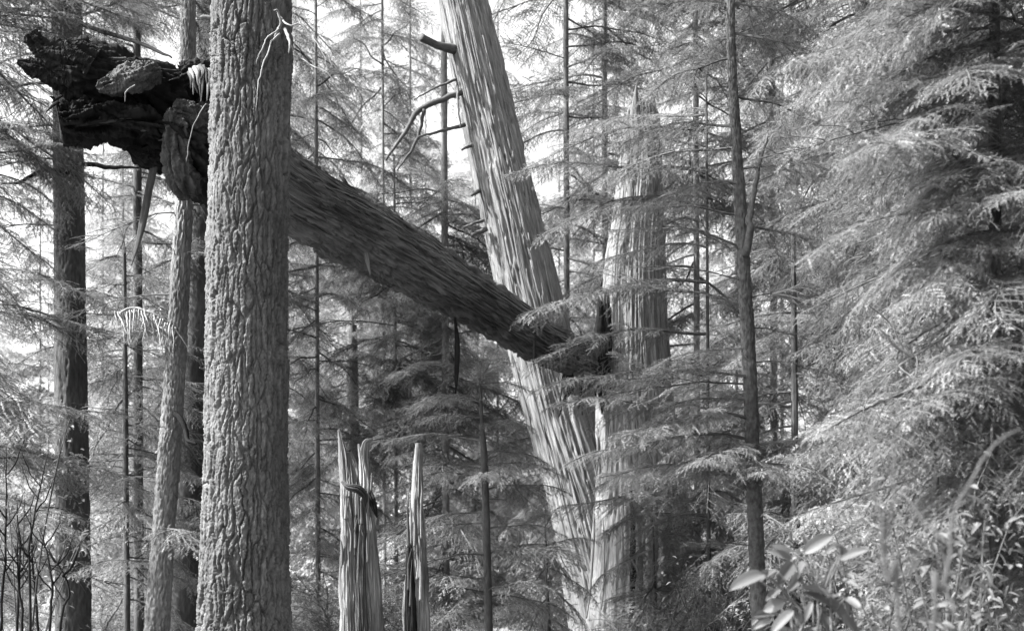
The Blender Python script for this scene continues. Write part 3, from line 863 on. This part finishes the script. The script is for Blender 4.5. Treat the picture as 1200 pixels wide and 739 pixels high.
# ------------------------------------------------------------------ slim tree on the right, sapling
YT = 11.0
slim, slim_ps, _ = grow_tree('slim_hemlock', 'slim straight hemlock with thin lichen-flecked trunk in front of the cedars\' undergrowth',
    [(855, -60, 9), (857, 60, 10), (862, 150, 11), (871, 300, 14.5), (878, 430, 16), (884, 580, 17), (891, 745, 19)], YT, 12, M['bark_thin'], bark_scaly(.008, 9), nu=64, n=420, top_r=.01)
for (py, az, L, pit, k) in ((5, 10, .9, -5, None), (5, 200, .8, 0, None), (40, 350, 1.1, -10, None), (70, 170, .9, -8, None), (110, 20, 1.2, -4, None), (150, 195, 1.1, -2, None), (175, 165, 1.3, 4, None),
                            (200, 340, 1.0, 0, None), (215, 200, 1.2, -6, None), (250, 170, 1.2, 12, None), (270, 20, .9, 5, None), (290, 185, 1.3, 14, None), (330, 190, 1.0, 16, 'd'), (350, 5, .7, 5, 'd'), (365, 175, .9, 25, 'd'),
                            (385, 10, .9, 0, 'd'), (410, 190, 1.0, 0, None), (425, 0, .8, -5, 'd'), (450, 185, 1.3, 4, 'd'), (470, 200, 1.1, -2, None), (500, 160, 1.0, -10, None), (520, 230, 1.0, -5, None), (545, 300, 1.1, 0, None), (600, 20, .7, 0, 'd'), (640, 185, .7, 10, 'd'), (440, 200, 1.5, 2, 't'), (490, 215, 1.6, 4, 't'), (515, 190, 1.7, 6, 't'), (530, 240, 1.4, 0, 't'), (555, 205, 1.6, 4, 't'), (545, 265, 1.2, 0, 't'), (560, 175, 1.4, 8, 't'), (520, 330, 1.2, 2, 't')):
    bough(slim, pt_at(slim_ps, P(0, py, YT)[2]), az, L, pit, RNG.uniform(-10, 10), k)
scatter_boughs(slim, slim_ps, 9, 6.6, 8.8, .5, .9)
stub(slim, [(873, 300, YT - .08), (880, 270, YT - .12), (878, 255, YT - .12), (884, 225, YT - .15), (891, 190, YT - .15), (900, 160, YT - .15)], [5, 4.5, 4, 3, 2, .8], M['bark_thin'], name='forked_limb', nu=8, nv=24)
for az, pit in ((0, 15), (8, 0), (20, -10)):
    bough(slim, P(905, 345, YT - .1), az, .55, pit, RNG.uniform(-20, 20), 'p')

sap, sap_ps, _ = grow_tree('hemlock_sapling', 'young hemlock sapling with level branches behind the spire-shaped stump',
    [(562, 440, 3), (565, 500, 5), (567, 530, 8), (570, 620, 9), (573, 745, 10)], 13.2, None, M['bark_dark'], bark_scaly(.003, 12), nu=16, n=60)
for (py, az, L, k) in ((450, 20, .6, None), (465, 190, .6, None), (490, 170, .7, None), (500, 320, .7, None), (515, 180, 1.25, None), (530, 10, .8, None), (545, 350, .9, None), (560, 200, .9, None), (575, 10, .9, None), (600, 185, 1.0, None), (615, 170, 1.0, None), (620, 5, .9, None), (650, 190, 1.3, 'd'), (650, 350, 1.0, None), (680, 210, .9, None), (690, 330, .9, None), (560, 270, .7, None), (700, 20, 1.0, None)):
    bough(sap, pt_at(sap_ps, P(0, py, 13.2)[2]), az, L, RNG.uniform(-6, 12), RNG.uniform(-10, 10), k)

sap_top = [(.02, 80), (.1, 45), (.2, 30), (.3, 15), (.15, 40)]
for dz, pit in sap_top:
    bough(sap, pt_at(sap_ps, sap_ps[-1][2] - dz), RNG.uniform(0, 360), .35 + dz, pit, 0, 's')

# ------------------------------------------------------------------ hemlocks on the right whose boughs sweep into the picture
def leaders(t, ps):
    for dz, pit in ((.02, 80), (.1, 50), (.2, 35), (.3, 20), (.42, 10)):
        bough(t, pt_at(ps, ps[-1][2] - dz), RNG.uniform(0, 360), .35 + dz, pit, 0, 's')


def side_tree(label, px, Y, top, w_, name='hemlock', n=40, z0=.6, z1=8, l0=1.5, l1=2.6, az=180, spread=75, pitch=(-30, 8), group=None, disp=None, mat='bark_dark', dead=.05, power=1.0):
    pt = max(0, HZ - (top - CZ) * F / Y + 40)
    t, ps, _ = grow_tree(name, label, [(px, pt, w_ if pt == 0 else w_ * .7), (px + 3, 740, w_ * 1.25)], Y, top, M[mat], disp or bark_scaly(.006, int(px) % 97), nu=32, n=60, group=group)
    scatter_boughs(t, ps, n, z0, z1, l0, l1, az, spread, pitch, dead, power)
    if pt > 0:
        leaders(t, ps)
    return t, ps
side_tree('tall hemlock with sweeping drooping boughs beyond the slim trunk', 1010, 14.5, 17, 16, n=110, z0=1.2, z1=9, l0=1.4, l1=2.3, az=200, spread=150)
side_tree('broad hemlock with thickly layered boughs over the large-leaved shrub', 1215, 9.5, 13, 20, n=96, z0=1.5, z1=6.8, l0=1.3, l1=2.0, az=195, spread=80)
t_, p_ = side_tree('low hemlock with broad tiers of boughs spreading over the leafy shrubs', 1165, 7.6, 7, 12, n=26, z0=2.3, z1=6.0, l0=1.0, l1=1.5, az=215, spread=60)
for z in np.linspace(2.3, 5.8, 18):
    bough(t_, pt_at(p_, z), RNG.uniform(185, 255), RNG.uniform(1.1, 1.6), RNG.uniform(-22, -4), RNG.uniform(-12, 12), 't')
side_tree('hemlock with long bright boughs hanging beside the layered one', 1330, 8.0, 12, 24, n=54, z0=1.6, z1=6.0, l0=1.8, l1=2.3, az=180, spread=60)
side_tree('hemlock deep in the thicket between the slim trunk and the layered boughs', 1120, 12.0, 15, 15, n=110, z0=.8, z1=8, l0=1.2, l1=1.9, az=200, spread=120)
side_tree('hemlock with low lacy boughs crossing the foot of the broken cedar', 930, 13.0, 5.0, 8, n=40, z0=.5, z1=3.6, l0=.9, l1=1.5, az=200, spread=140)
lt_, lt_ps = side_tree('thin hemlock growing in front of the cedars\' joined foot', 828, 13.2, 6.5, 4, n=30, z0=.4, z1=2.6, l0=.9, l1=1.5, az=190, spread=150)
for py, az, L, pit in ((330, 182, 2.1, 2), (345, 190, 1.5, 4), (440, 184, 1.9, 8), (520, 215, 1.4, 6), (560, 205, 1.5, 8), (240, 185, 1.2, 8), (590, 200, 1.7, 8), (205, 181, 2.2, 6), (150, 184, 2.0, 4), (135, 172, 1.5, 2), (170, 195, 1.4, 4), (290, 184, 1.3, 4), (230, 190, 1.9, 2), (390, 186, 2.0, 6), (480, 188, 1.8, 6)):
    bough(lt_, pt_at(lt_ps, P(0, py, 13.2)[2]), az, L, pit, RNG.uniform(-12, 12))
side_tree('little hemlock sapling before the leaning cedar\'s foot', 640, 14.2, 2.0, 4, n=12, z0=.3, z1=1.8, l0=.6, l1=1.1, az=None)
side_tree('little hemlock sapling before the broken cedar\'s foot', 765, 13.6, 2.2, 4, n=14, z0=.3, z1=1.9, l0=.6, l1=1.1, az=None)
# left side
lh_, lh_ps = side_tree('hemlock with fine hanging twigs beside the dark straight conifer', -70, 13.2, 14, 18, n=54, z0=1.4, z1=9.5, l0=1.3, l1=2.2, az=15, spread=75, dead=.2)
for py, az, L in ((20, 2, 2.0), (-10, 8, 2.3), (45, -6, 1.5), (150, 0, 1.4), (185, 4, 1.7), (215, -8, 1.2), (-40, 15, 2.4)):
    bough(lh_, pt_at(lh_ps, P(0, py, 13.2)[2]), az, L, RNG.uniform(0, 12), RNG.uniform(-10, 20))
side_tree('feathery hemlock rising behind the charred butt', 160, 17.5, 19, 9, n=64, z0=1.2, z1=14, l0=1.2, l1=2.2, az=None, dead=.15)
side_tree('thin hemlock standing between the dark conifer and the furrowed trunk', 146, 16.0, 5.5, 6, n=36, z0=1.0, z1=5.0, l0=.7, l1=1.3, az=None, dead=.2)
# middle distance
mids = [('airy hemlock beyond the log between the furrowed trunk and leaning cedar', 448, 27.0, 22, 3, 100, 3, 20, 1.2, 2.4),
        ('hemlock behind the fallen log with thick dark boughs over its bark', 462, 19.5, 7.6, 4, 60, 3.4, 7.0, 1.0, 2.0),
        ('thin pale trunk rising behind the shattered stump', 413, 20.5, 5.4, 17, 14, 3.0, 5, .8, 1.4),
        ('slight trunk with sparse boughs under the middle of the log', 370, 19.0, 10, 5, 60, 1.2, 9, .9, 1.6),
        ('hemlock with level boughs seen between the leaning and broken cedars', 663, 21.0, 20, 6, 84, 1.5, 16, 1.4, 2.4),
        ('tall hemlock behind the jagged cedar top', 708, 23.5, 22, 6, 84, 2.0, 18, 1.5, 2.6),
        ('hemlock filling the gap between the broken cedar and the slim trunk', 815, 19.5, 19, 6, 96, 1.0, 15, 1.4, 2.4),
        ('hemlock behind the spire-shaped stump with low boughs', 520, 18.5, 15, 7, 90, .8, 7, 1.0, 2.0),
        ('hemlock standing behind the furrowed trunk with boughs on both sides', 330, 21.0, 18, 6, 90, 1.0, 15, 1.2, 2.2),
        ('hemlock at the back of the thicket beyond the slim trunk', 905, 21.0, 20, 7, 90, 1.0, 16, 1.5, 2.5)]
for lab, px, Y, top, w_, n, z0, z1, l0, l1 in mids:
    side_tree(lab, px, Y, top, w_, n=n, z0=z0, z1=z1, l0=l0, l1=l1, az=None, mat='cedar' if 'pale' in lab else 'bark_mid')

# ------------------------------------------------------------------ background wood
def crown_mesh(name, rng, H, z0, rad, n):
    Vs, Qs, Ts, mis = [], [], [], []
    kits = [bough_arrays(rng, 2.0, side_step=.11, twig_step=.085, nstep=.03, nl=.075, nw=.034, tl_max=.34, droop=.35, sag=.8, lod_wood=False) for _ in range(4)]
    WV, WQ, NV = [], [], []
    off = 0
    for i in range(n):
        f = (i + rng.random()) / n
        z = z0 + (H - z0) * f
        s = rad * (1 - f) ** .6 * rng.uniform(.55, 1.1) / 2.0 + .12
        a = rng.uniform(0, 6.283); p = math.radians(rng.uniform(-16, 12))
        R = np.array(Matrix.Rotation(a, 3, 'Z') @ Matrix.Rotation(-p, 3, 'Y'))
        (wv, wq), nv, _ = kits[i % 4]
        WV.append((wv * s) @ R.T + [0, 0, z]); WQ.append(wq + off); off += len(wv)
        NV.append((nv * s) @ R.T + [0, 0, z])
    WV = np.vstack(WV); WQ = np.vstack(WQ); NV = np.vstack(NV)
    T = np.arange(len(NV)).reshape(-1, 3) + len(WV)
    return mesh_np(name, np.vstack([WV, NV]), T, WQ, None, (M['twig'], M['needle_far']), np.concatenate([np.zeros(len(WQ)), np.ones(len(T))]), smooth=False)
rc = np.random.default_rng(77)
CROWNS = [(crown_mesh('crown', rc, H, .8, R_, n), H) for H, R_, n in ((22, 3.0, 110), (19, 2.6, 100), (24, 3.3, 120), (13, 2.2, 80))]
TRK = [mesh_np('background_trunk', *[(lambda s: (s[0], s[2], s[1], s[3]))(sweep(np.array([[0, 0, -.3], [0.05, 0, H * .5], [0, 0, H]]), [.05, .035, .012], 10, nv=12, disp=lambda U, V, TH, T: .02 * noise(np.cos(TH), np.sin(TH), V)))][0], (M['bark_mid'],)) for _, H in CROWNS]
bg = []
rg = np.random.default_rng(12)
tries = 0
while len(bg) < 102 and tries < 6000:
    tries += 1
    Y = 30 + 42 * rg.random() ** .8
    px = rg.uniform(-120, 1320)
    if len(bg) >= 80:
        px = rg.choice([rg.uniform(385, 560), rg.uniform(330, 480), rg.uniform(-60, 240)])
    x = (px - 600) / F * Y
    if any(math.hypot(x - a, Y - b) < 2.2 for a, b in bg):
        continue
    if (px < 95 and (Y < 40 or rg.random() < .45)) or (390 < px < 540 and Y < 32) or (880 < px < 960 and rg.random() < .7):
        continue
    bg.append((x, Y))
    k = int(rg.integers(4)); s = rg.uniform(.8, 1.15)
    look = ('tall conifer', 'slender conifer', 'broad conifer', 'short conifer')[k]
    where = 'beside the bright clearing' if px < 80 else 'between the dark conifer and the furrowed trunk' if px < 290 else 'between the furrowed trunk and the leaning cedar' if px < 600 else 'behind the two pale cedars' if px < 790 else 'behind the slim hemlock' if px < 1000 else 'behind the layered hemlocks'
    deep = 'at the front of' if Y < 38 else 'deep in'
    t = thing('background_conifer', look + ' ' + deep + ' the wood ' + where, 'tree', (x, Y, ground_z(x, Y) - .1), 'conifers of the background wood')
    t.rotation_euler = (0, 0, rg.uniform(0, 6.28)); t.scale = (s, s, s)
    link('trunk', TRK[k], t); link('crown', CROWNS[k][0], t)

# ------------------------------------------------------------------ undergrowth
def shrub_mesh(name, rng, n, far=False):
    kits = [bough_arrays(rng, .9, side_step=.06, twig_step=.045, nstep=.011, nl=.02, nw=.007, rise=.55, droop=.5, tl_max=.12) for _ in range(3)]
    WV, WQ, NV = [], [], []; off = 0
    for i in range(n):
        a = rng.uniform(0, 6.283); p = math.radians(rng.uniform(5, 75)); s = rng.uniform(.5, 1.15)
        R = np.array(Matrix.Rotation(a, 3, 'Z') @ Matrix.Rotation(-p, 3, 'Y'))
        (wv, wq), nv, _ = kits[i % 3]
        WV.append((wv * s) @ R.T); WQ.append(wq + off); off += len(wv); NV.append((nv * s) @ R.T)
    WV = np.vstack(WV); WQ = np.vstack(WQ); NV = np.vstack(NV)
    T = np.arange(len(NV)).reshape(-1, 3) + len(WV)
    return mesh_np(name, np.vstack([WV, NV]), T, WQ, None, (M['twig'], M['needle']), np.concatenate([np.zeros(len(WQ)), np.ones(len(T))]), smooth=False)
rs_ = np.random.default_rng(31)
SH = [shrub_mesh('foliage', rs_, n) for n in (12, 16, 14)]
for i in range(100):
    Y = rs_.uniform(12.5, 34) if i < 90 else rs_.uniform(11.5, 15)
    px = rs_.uniform(-40, 1240) if i < 90 else rs_.uniform(560, 860)
    x = (px - 600) / F * Y
    s = rs_.uniform(.8, 1.7) * (1 + (Y - 12) * .012)
    look = ('sparse low feathery bush', 'dense low feathery bush', 'low feathery bush')[i % 3]
    where = 'beside the dark straight conifer' if px < 160 else 'around the slender leaning trunk' if px < 290 else 'behind the split stumps' if px < 530 else 'around the foot of the pale cedars' if px < 830 else 'around the slim hemlock' if px < 990 else 'under the layered hemlocks'
    t = thing('bush', look + (' close ' if Y < 20 else ' farther back ') + where, 'bush', (x, Y, ground_z(x, Y) - .03), 'undergrowth bushes')
    t.rotation_euler = (0, 0, rs_.uniform(0, 6.28)); t.scale = (s, s, s * rs_.uniform(.8, 1.2))
    link('foliage', SH[i % 3], t)

# broad leaved shrub in front, leaf by leaf
def leaf_mesh(name, rng, L=.11, W=.055):
    n = 9
    V, Q = [], []
    for i in range(n):
        t = i / (n - 1)
        wd = W / 2 * 1.75 * t ** .55 * (1 - t) ** .75 + .0008
        z = -L * .25 * t * t
        c = .45 * wd
        for s in (-1, -.5, 0, .5, 1):
            V.append((L * t, wd * s, z + abs(s) * c - (.0015 if s == 0 else 0)))
    for i in range(n - 1):
        for j in range(4):
            a = i * 5 + j
            Q.append((a, a + 1, a + 6, a + 5))
    return mesh_np(name, np.array(V), None, np.array(Q), None, (M['leaf'],))
rl = np.random.default_rng(3)
LEAF = [leaf_mesh('leaf', rl, .12, .06), leaf_mesh('leaf', rl, .105, .062), leaf_mesh('leaf', rl, .13, .055)]
def set_leaf(parent, p, d, roll, s, k, stem=None):
    d = Vector(d).normalized()
    n_ = Vector((rl.normal(0, .35), -.75 + rl.normal(0, .3), .65))
    n_ = (n_ - d * n_.dot(d)).normalized()
    q = Matrix((d, n_.cross(d), n_)).transposed().to_quaternion()
    o = link('leaf', LEAF[k], stem or parent)
    o.matrix_basis = Matrix.Translation(Vector(p) - parent.location) @ q.to_matrix().to_4x4() @ Matrix.Rotation(roll, 4, 'X') @ Matrix.Scale(s, 4)
shrub = thing('large_leaved_shrub', 'shrub of large smooth oval leaves at the foot of the slim trunk', 'shrub', (P(960, 900, 5.2)[0], 5.2, -.1))
Yq = 5.2
stems = [[to_ground(965, Yq), (962, 760, Yq), (955, 690, Yq), (935, 655, Yq), (920, 640, Yq)],
         [to_ground(955, Yq), (945, 760, Yq), (915, 700, Yq), (880, 675, Yq), (862, 680, Yq)],
         [to_ground(975, Yq), (975, 760, Yq), (972, 690, Yq), (985, 655, Yq)],
         [to_ground(950, Yq), (935, 770, Yq), (915, 725, Yq), (900, 715, Yq)]]
for s in stems:
    stub(shrub, s, [2.2, 1.8, 1.5, 1.1, .8][:len(s)], M['bark_mid'], name='stem', nu=6, nv=16)
leaves = [(942, 648, 975, 622, 1.0), (925, 650, 898, 628, .9), (928, 655, 900, 642, .9), (930, 658, 905, 690, 1.0), (945, 660, 922, 685, 1.0), (910, 668, 885, 676, .8), (895, 672, 852, 684, 1.05),
          (905, 678, 888, 658, .7), (985, 655, 1012, 640, 1.0), (978, 660, 965, 690, .95), (985, 650, 990, 632, 1.0), (935, 690, 975, 690, 1.0), (940, 695, 985, 705, 1.0), (920, 705, 885, 716, .9),
          (915, 712, 880, 722, .8), (930, 715, 900, 738, 1.0), (945, 720, 925, 745, 1.0), (960, 715, 975, 742, 1.0), (965, 700, 1000, 725, 1.0), (900, 700, 918, 682, .8), (975, 680, 1008, 678, .9), (950, 735, 985, 755, .9), (948, 640, 935, 618, .7), (958, 668, 990, 668, .8), (915, 690, 890, 702, .8), (925, 735, 890, 752, .9), (990, 700, 1015, 712, .8), (952, 705, 940, 728, .9), (938, 672, 918, 700, .8), (905, 725, 878, 735, .8), (985, 720, 1010, 742, .9), (968, 648, 985, 636, .7), (962, 732, 950, 752, .9)]
for k, (x0, y0, x1, y1, s) in enumerate(leaves):
    a = P(x0, y0, Yq + rl.uniform(-.12, .12)); b = P(x1, y1, Yq + rl.uniform(-.12, .05))
    d = b - a
    so = stub(shrub, [(x0, y0, Yq), (x0 + (stems[0][2][0] - x0) * .25, y0 + 12, Yq), (x0 + (stems[0][2][0] - x0) * .5, y0 + 30, Yq)], [.7, .8, .9], M['bark_mid'], name='stem', nu=5, nv=6, crook=0)
    set_leaf(shrub, a, d + np.array([0, -.02, 0]), rl.uniform(-.3, .3), s * min(1.35, np.linalg.norm(d) / .12), k % 3, so)

# leafy low bushes at the lower right, leaf by leaf
def leafy_bush(name, label, px, Y, n, h, spread, seed, size=.55, group=None):
    r = np.random.default_rng(seed)
    b0 = P(px, 700, Y)
    t = thing(name, label, 'shrub', (b0[0], Y, ground_z(b0[0], Y) - .05), group)
    per = n // 7
    for s in range(7):
        a = r.uniform(0, 6.28); out = spread * r.uniform(.3, 1)
        tip = np.array([math.cos(a) * out, math.sin(a) * out, h * r.uniform(.7, 1.1)])
        pts = np.array([[0, 0, 0], tip * [.3, .3, .55], tip * [.75, .75, .9], tip])
        v, q, tr, uv = sweep(pts, [.007, .005, .004, .0015], 6, nv=12, ref=(.3, 1, 0))
        so = link('stem', mesh_np('stem', v, tr, q, uv, (M['bark_dark'],)), t)
        for j in range(per):
            f = .25 + .75 * j / per
            p = catmull(pts, np.array([f]))[0] + r.normal(0, .06 * spread / .5, 3)
            d = np.array([r.normal(), r.normal(), r.normal(-.15, .3)])
            dv = Vector(d).normalized()
            o = link('leaf', LEAF[int(r.integers(3))], so)
            o.matrix_basis = Matrix.Translation(Vector(p)) @ dv.to_track_quat('X', 'Z').to_matrix().to_4x4() @ Matrix.Rotation(r.uniform(-.6, .6), 4, 'X') @ Matrix.Scale(size * r.uniform(.6, 1.2), 4)
    return t
leafy_bush('leafy_shrub', 'low shrub of many small leaves under the layered hemlock boughs', 1095, 6.2, 280, 1.85, .75, 1)
leafy_bush('leafy_shrub', 'tangled small-leaved shrub behind the smooth grey saplings', 1185, 6.8, 280, 2.0, .8, 2)
leafy_bush('leafy_shrub', 'small-leaved shrub beside the large oval leaves', 1020, 7.6, 280, 1.8, .8, 3)
leafy_bush('leafy_shrub', 'spreading small-leaved shrub at the foot of the arching sapling', 1140, 5.0, 280, 1.72, .6, 6)
leafy_bush('leafy_shrub', 'small-leaved shrub close beneath the forked sapling', 1050, 5.6, 280, 1.7, .6, 7)
leafy_bush('leafy_shrub', 'thin-stemmed leafy shrub below the dark straight conifer', 25, 10.0, 280, 2.7, .8, 4, size=.5)
leafy_bush('leafy_shrub', 'straggling leafy shrub at the foot of the broken cedar', 835, 12.0, 168, 1.6, .7, 5, size=.5)

# smooth grey saplings close to the camera
for lab, paths in (('smooth forked sapling stem standing in front of the small-leaved shrubs', [[to_ground(1070, 2.8), (1056, 740, 2.8), (1045, 680, 2.8), (1034, 620, 2.8), (1026, 560, 2.8), (1020, 500, 2.82)], [(1036, 630, 2.8), (1046, 590, 2.8), (1048, 530, 2.8), (1042, 470, 2.8), (1040, 430, 2.8)], [(1047, 690, 2.8), (1075, 660, 2.85), (1090, 640, 2.9)]]),
                   ('smooth arching sapling stem bending outward above the shrubs', [[to_ground(1075, 3.0), (1092, 740, 3.0), (1106, 690, 3.0), (1116, 620, 3.0), (1132, 570, 3.0), (1160, 525, 3.0), (1195, 500, 3.0)], [(1108, 690, 3.0), (1120, 720, 2.95), (1128, 745, 2.95)], [(1114, 640, 3.0), (1085, 610, 3.05), (1066, 585, 3.1)]])):
    st = thing('sapling_stem', lab, 'sapling', (P(*paths[0][0])[0], paths[0][0][2], -.12))
    for k, pts in enumerate(paths):
        r = np.linspace(5.5 if k == 0 else 3.2, 2.2 if k == 0 else 1.0, len(pts))
        stub(st, pts, list(r * .6), M['bark_dark'], name='stem', nu=10, nv=40)
    for k, pts in enumerate(paths):
        for q in pts[2:]:
            for _ in range(0):
                a = P(*q) + rl.normal(0, .01, 3)
                set_leaf(st, a, (rl.normal(), rl.normal() * .6, rl.normal(-.1, .4)), rl.uniform(-.6, .6), rl.uniform(.35, .6), int(rl.integers(3)))
# crooked dark shrub limb in the thicket on the right
cr = thing('crooked_shrub', 'bare crooked dark shrub limb reaching up through the layered boughs', 'shrub', (P(1105, 800, 7.2)[0], 7.2, -.12))
for pts, r in (([to_ground(1115, 7.2), (1112, 700, 7.2), (1100, 620, 7.2), (1092, 490, 7.2), (1083, 470, 7.2), (1084, 455, 7.2), (1075, 425, 7.2), (1050, 405, 7.2), (1030, 385, 7.2)], [4, 3.6, 3.2, 2.8, 2.6, 2.4, 2, 1.6, 1]),
               ([(1092, 490, 7.2), (1110, 496, 7.2), (1135, 505, 7.15)], [2, 1.6, .8]), ([(1083, 470, 7.2), (1070, 462, 7.2), (1062, 452, 7.2)], [1.8, 1.2, .7]), ([(1075, 425, 7.2), (1055, 400, 7.25), (1040, 375, 7.3), (1015, 355, 7.3)], [1.4, 1.1, .9, .6])):
    stub(cr, pts, r, M['twig'], name='limb', nu=8, nv=30)
# dark thin stems at the lower left
for i in range(7):
    r = np.random.default_rng(200 + i)
    px = 4 + i * 11 + r.uniform(-4, 4); Y = 9.5 + r.uniform(-.6, .8)
    st = thing('bare_bush', 'thin dark bare stems before the bright clearing', 'bush', (P(px, 700, Y)[0], Y, -.12), 'bare stems beside the clearing')
    top = r.uniform(520, 640)
    main_pts = [to_ground(px, Y), (px + r.uniform(-6, 6), 740, Y), (px + r.uniform(-10, 10), (740 + top) / 2, Y), (px + r.uniform(-22, 22), top, Y)]
    stub(st, main_pts, [2, 1.7, 1.3, .5], M['char'], name='stem', nu=6, nv=20)
    for k in range(5):
        f = r.uniform(.3, .9); y = 740 + (top - 740) * f; x = np.interp(f, [0, .5, 1], [main_pts[1][0], main_pts[2][0], main_pts[3][0]])
        s = r.choice([-1, 1])
        stub(st, [(x, y, Y), (x + s * 12, y - 16, Y + r.uniform(-.1, .1)), (x + s * 22, y - 42, Y + r.uniform(-.2, .2))], [1.1, .8, .4], M['char'], name='stem', nu=5, nv=10)
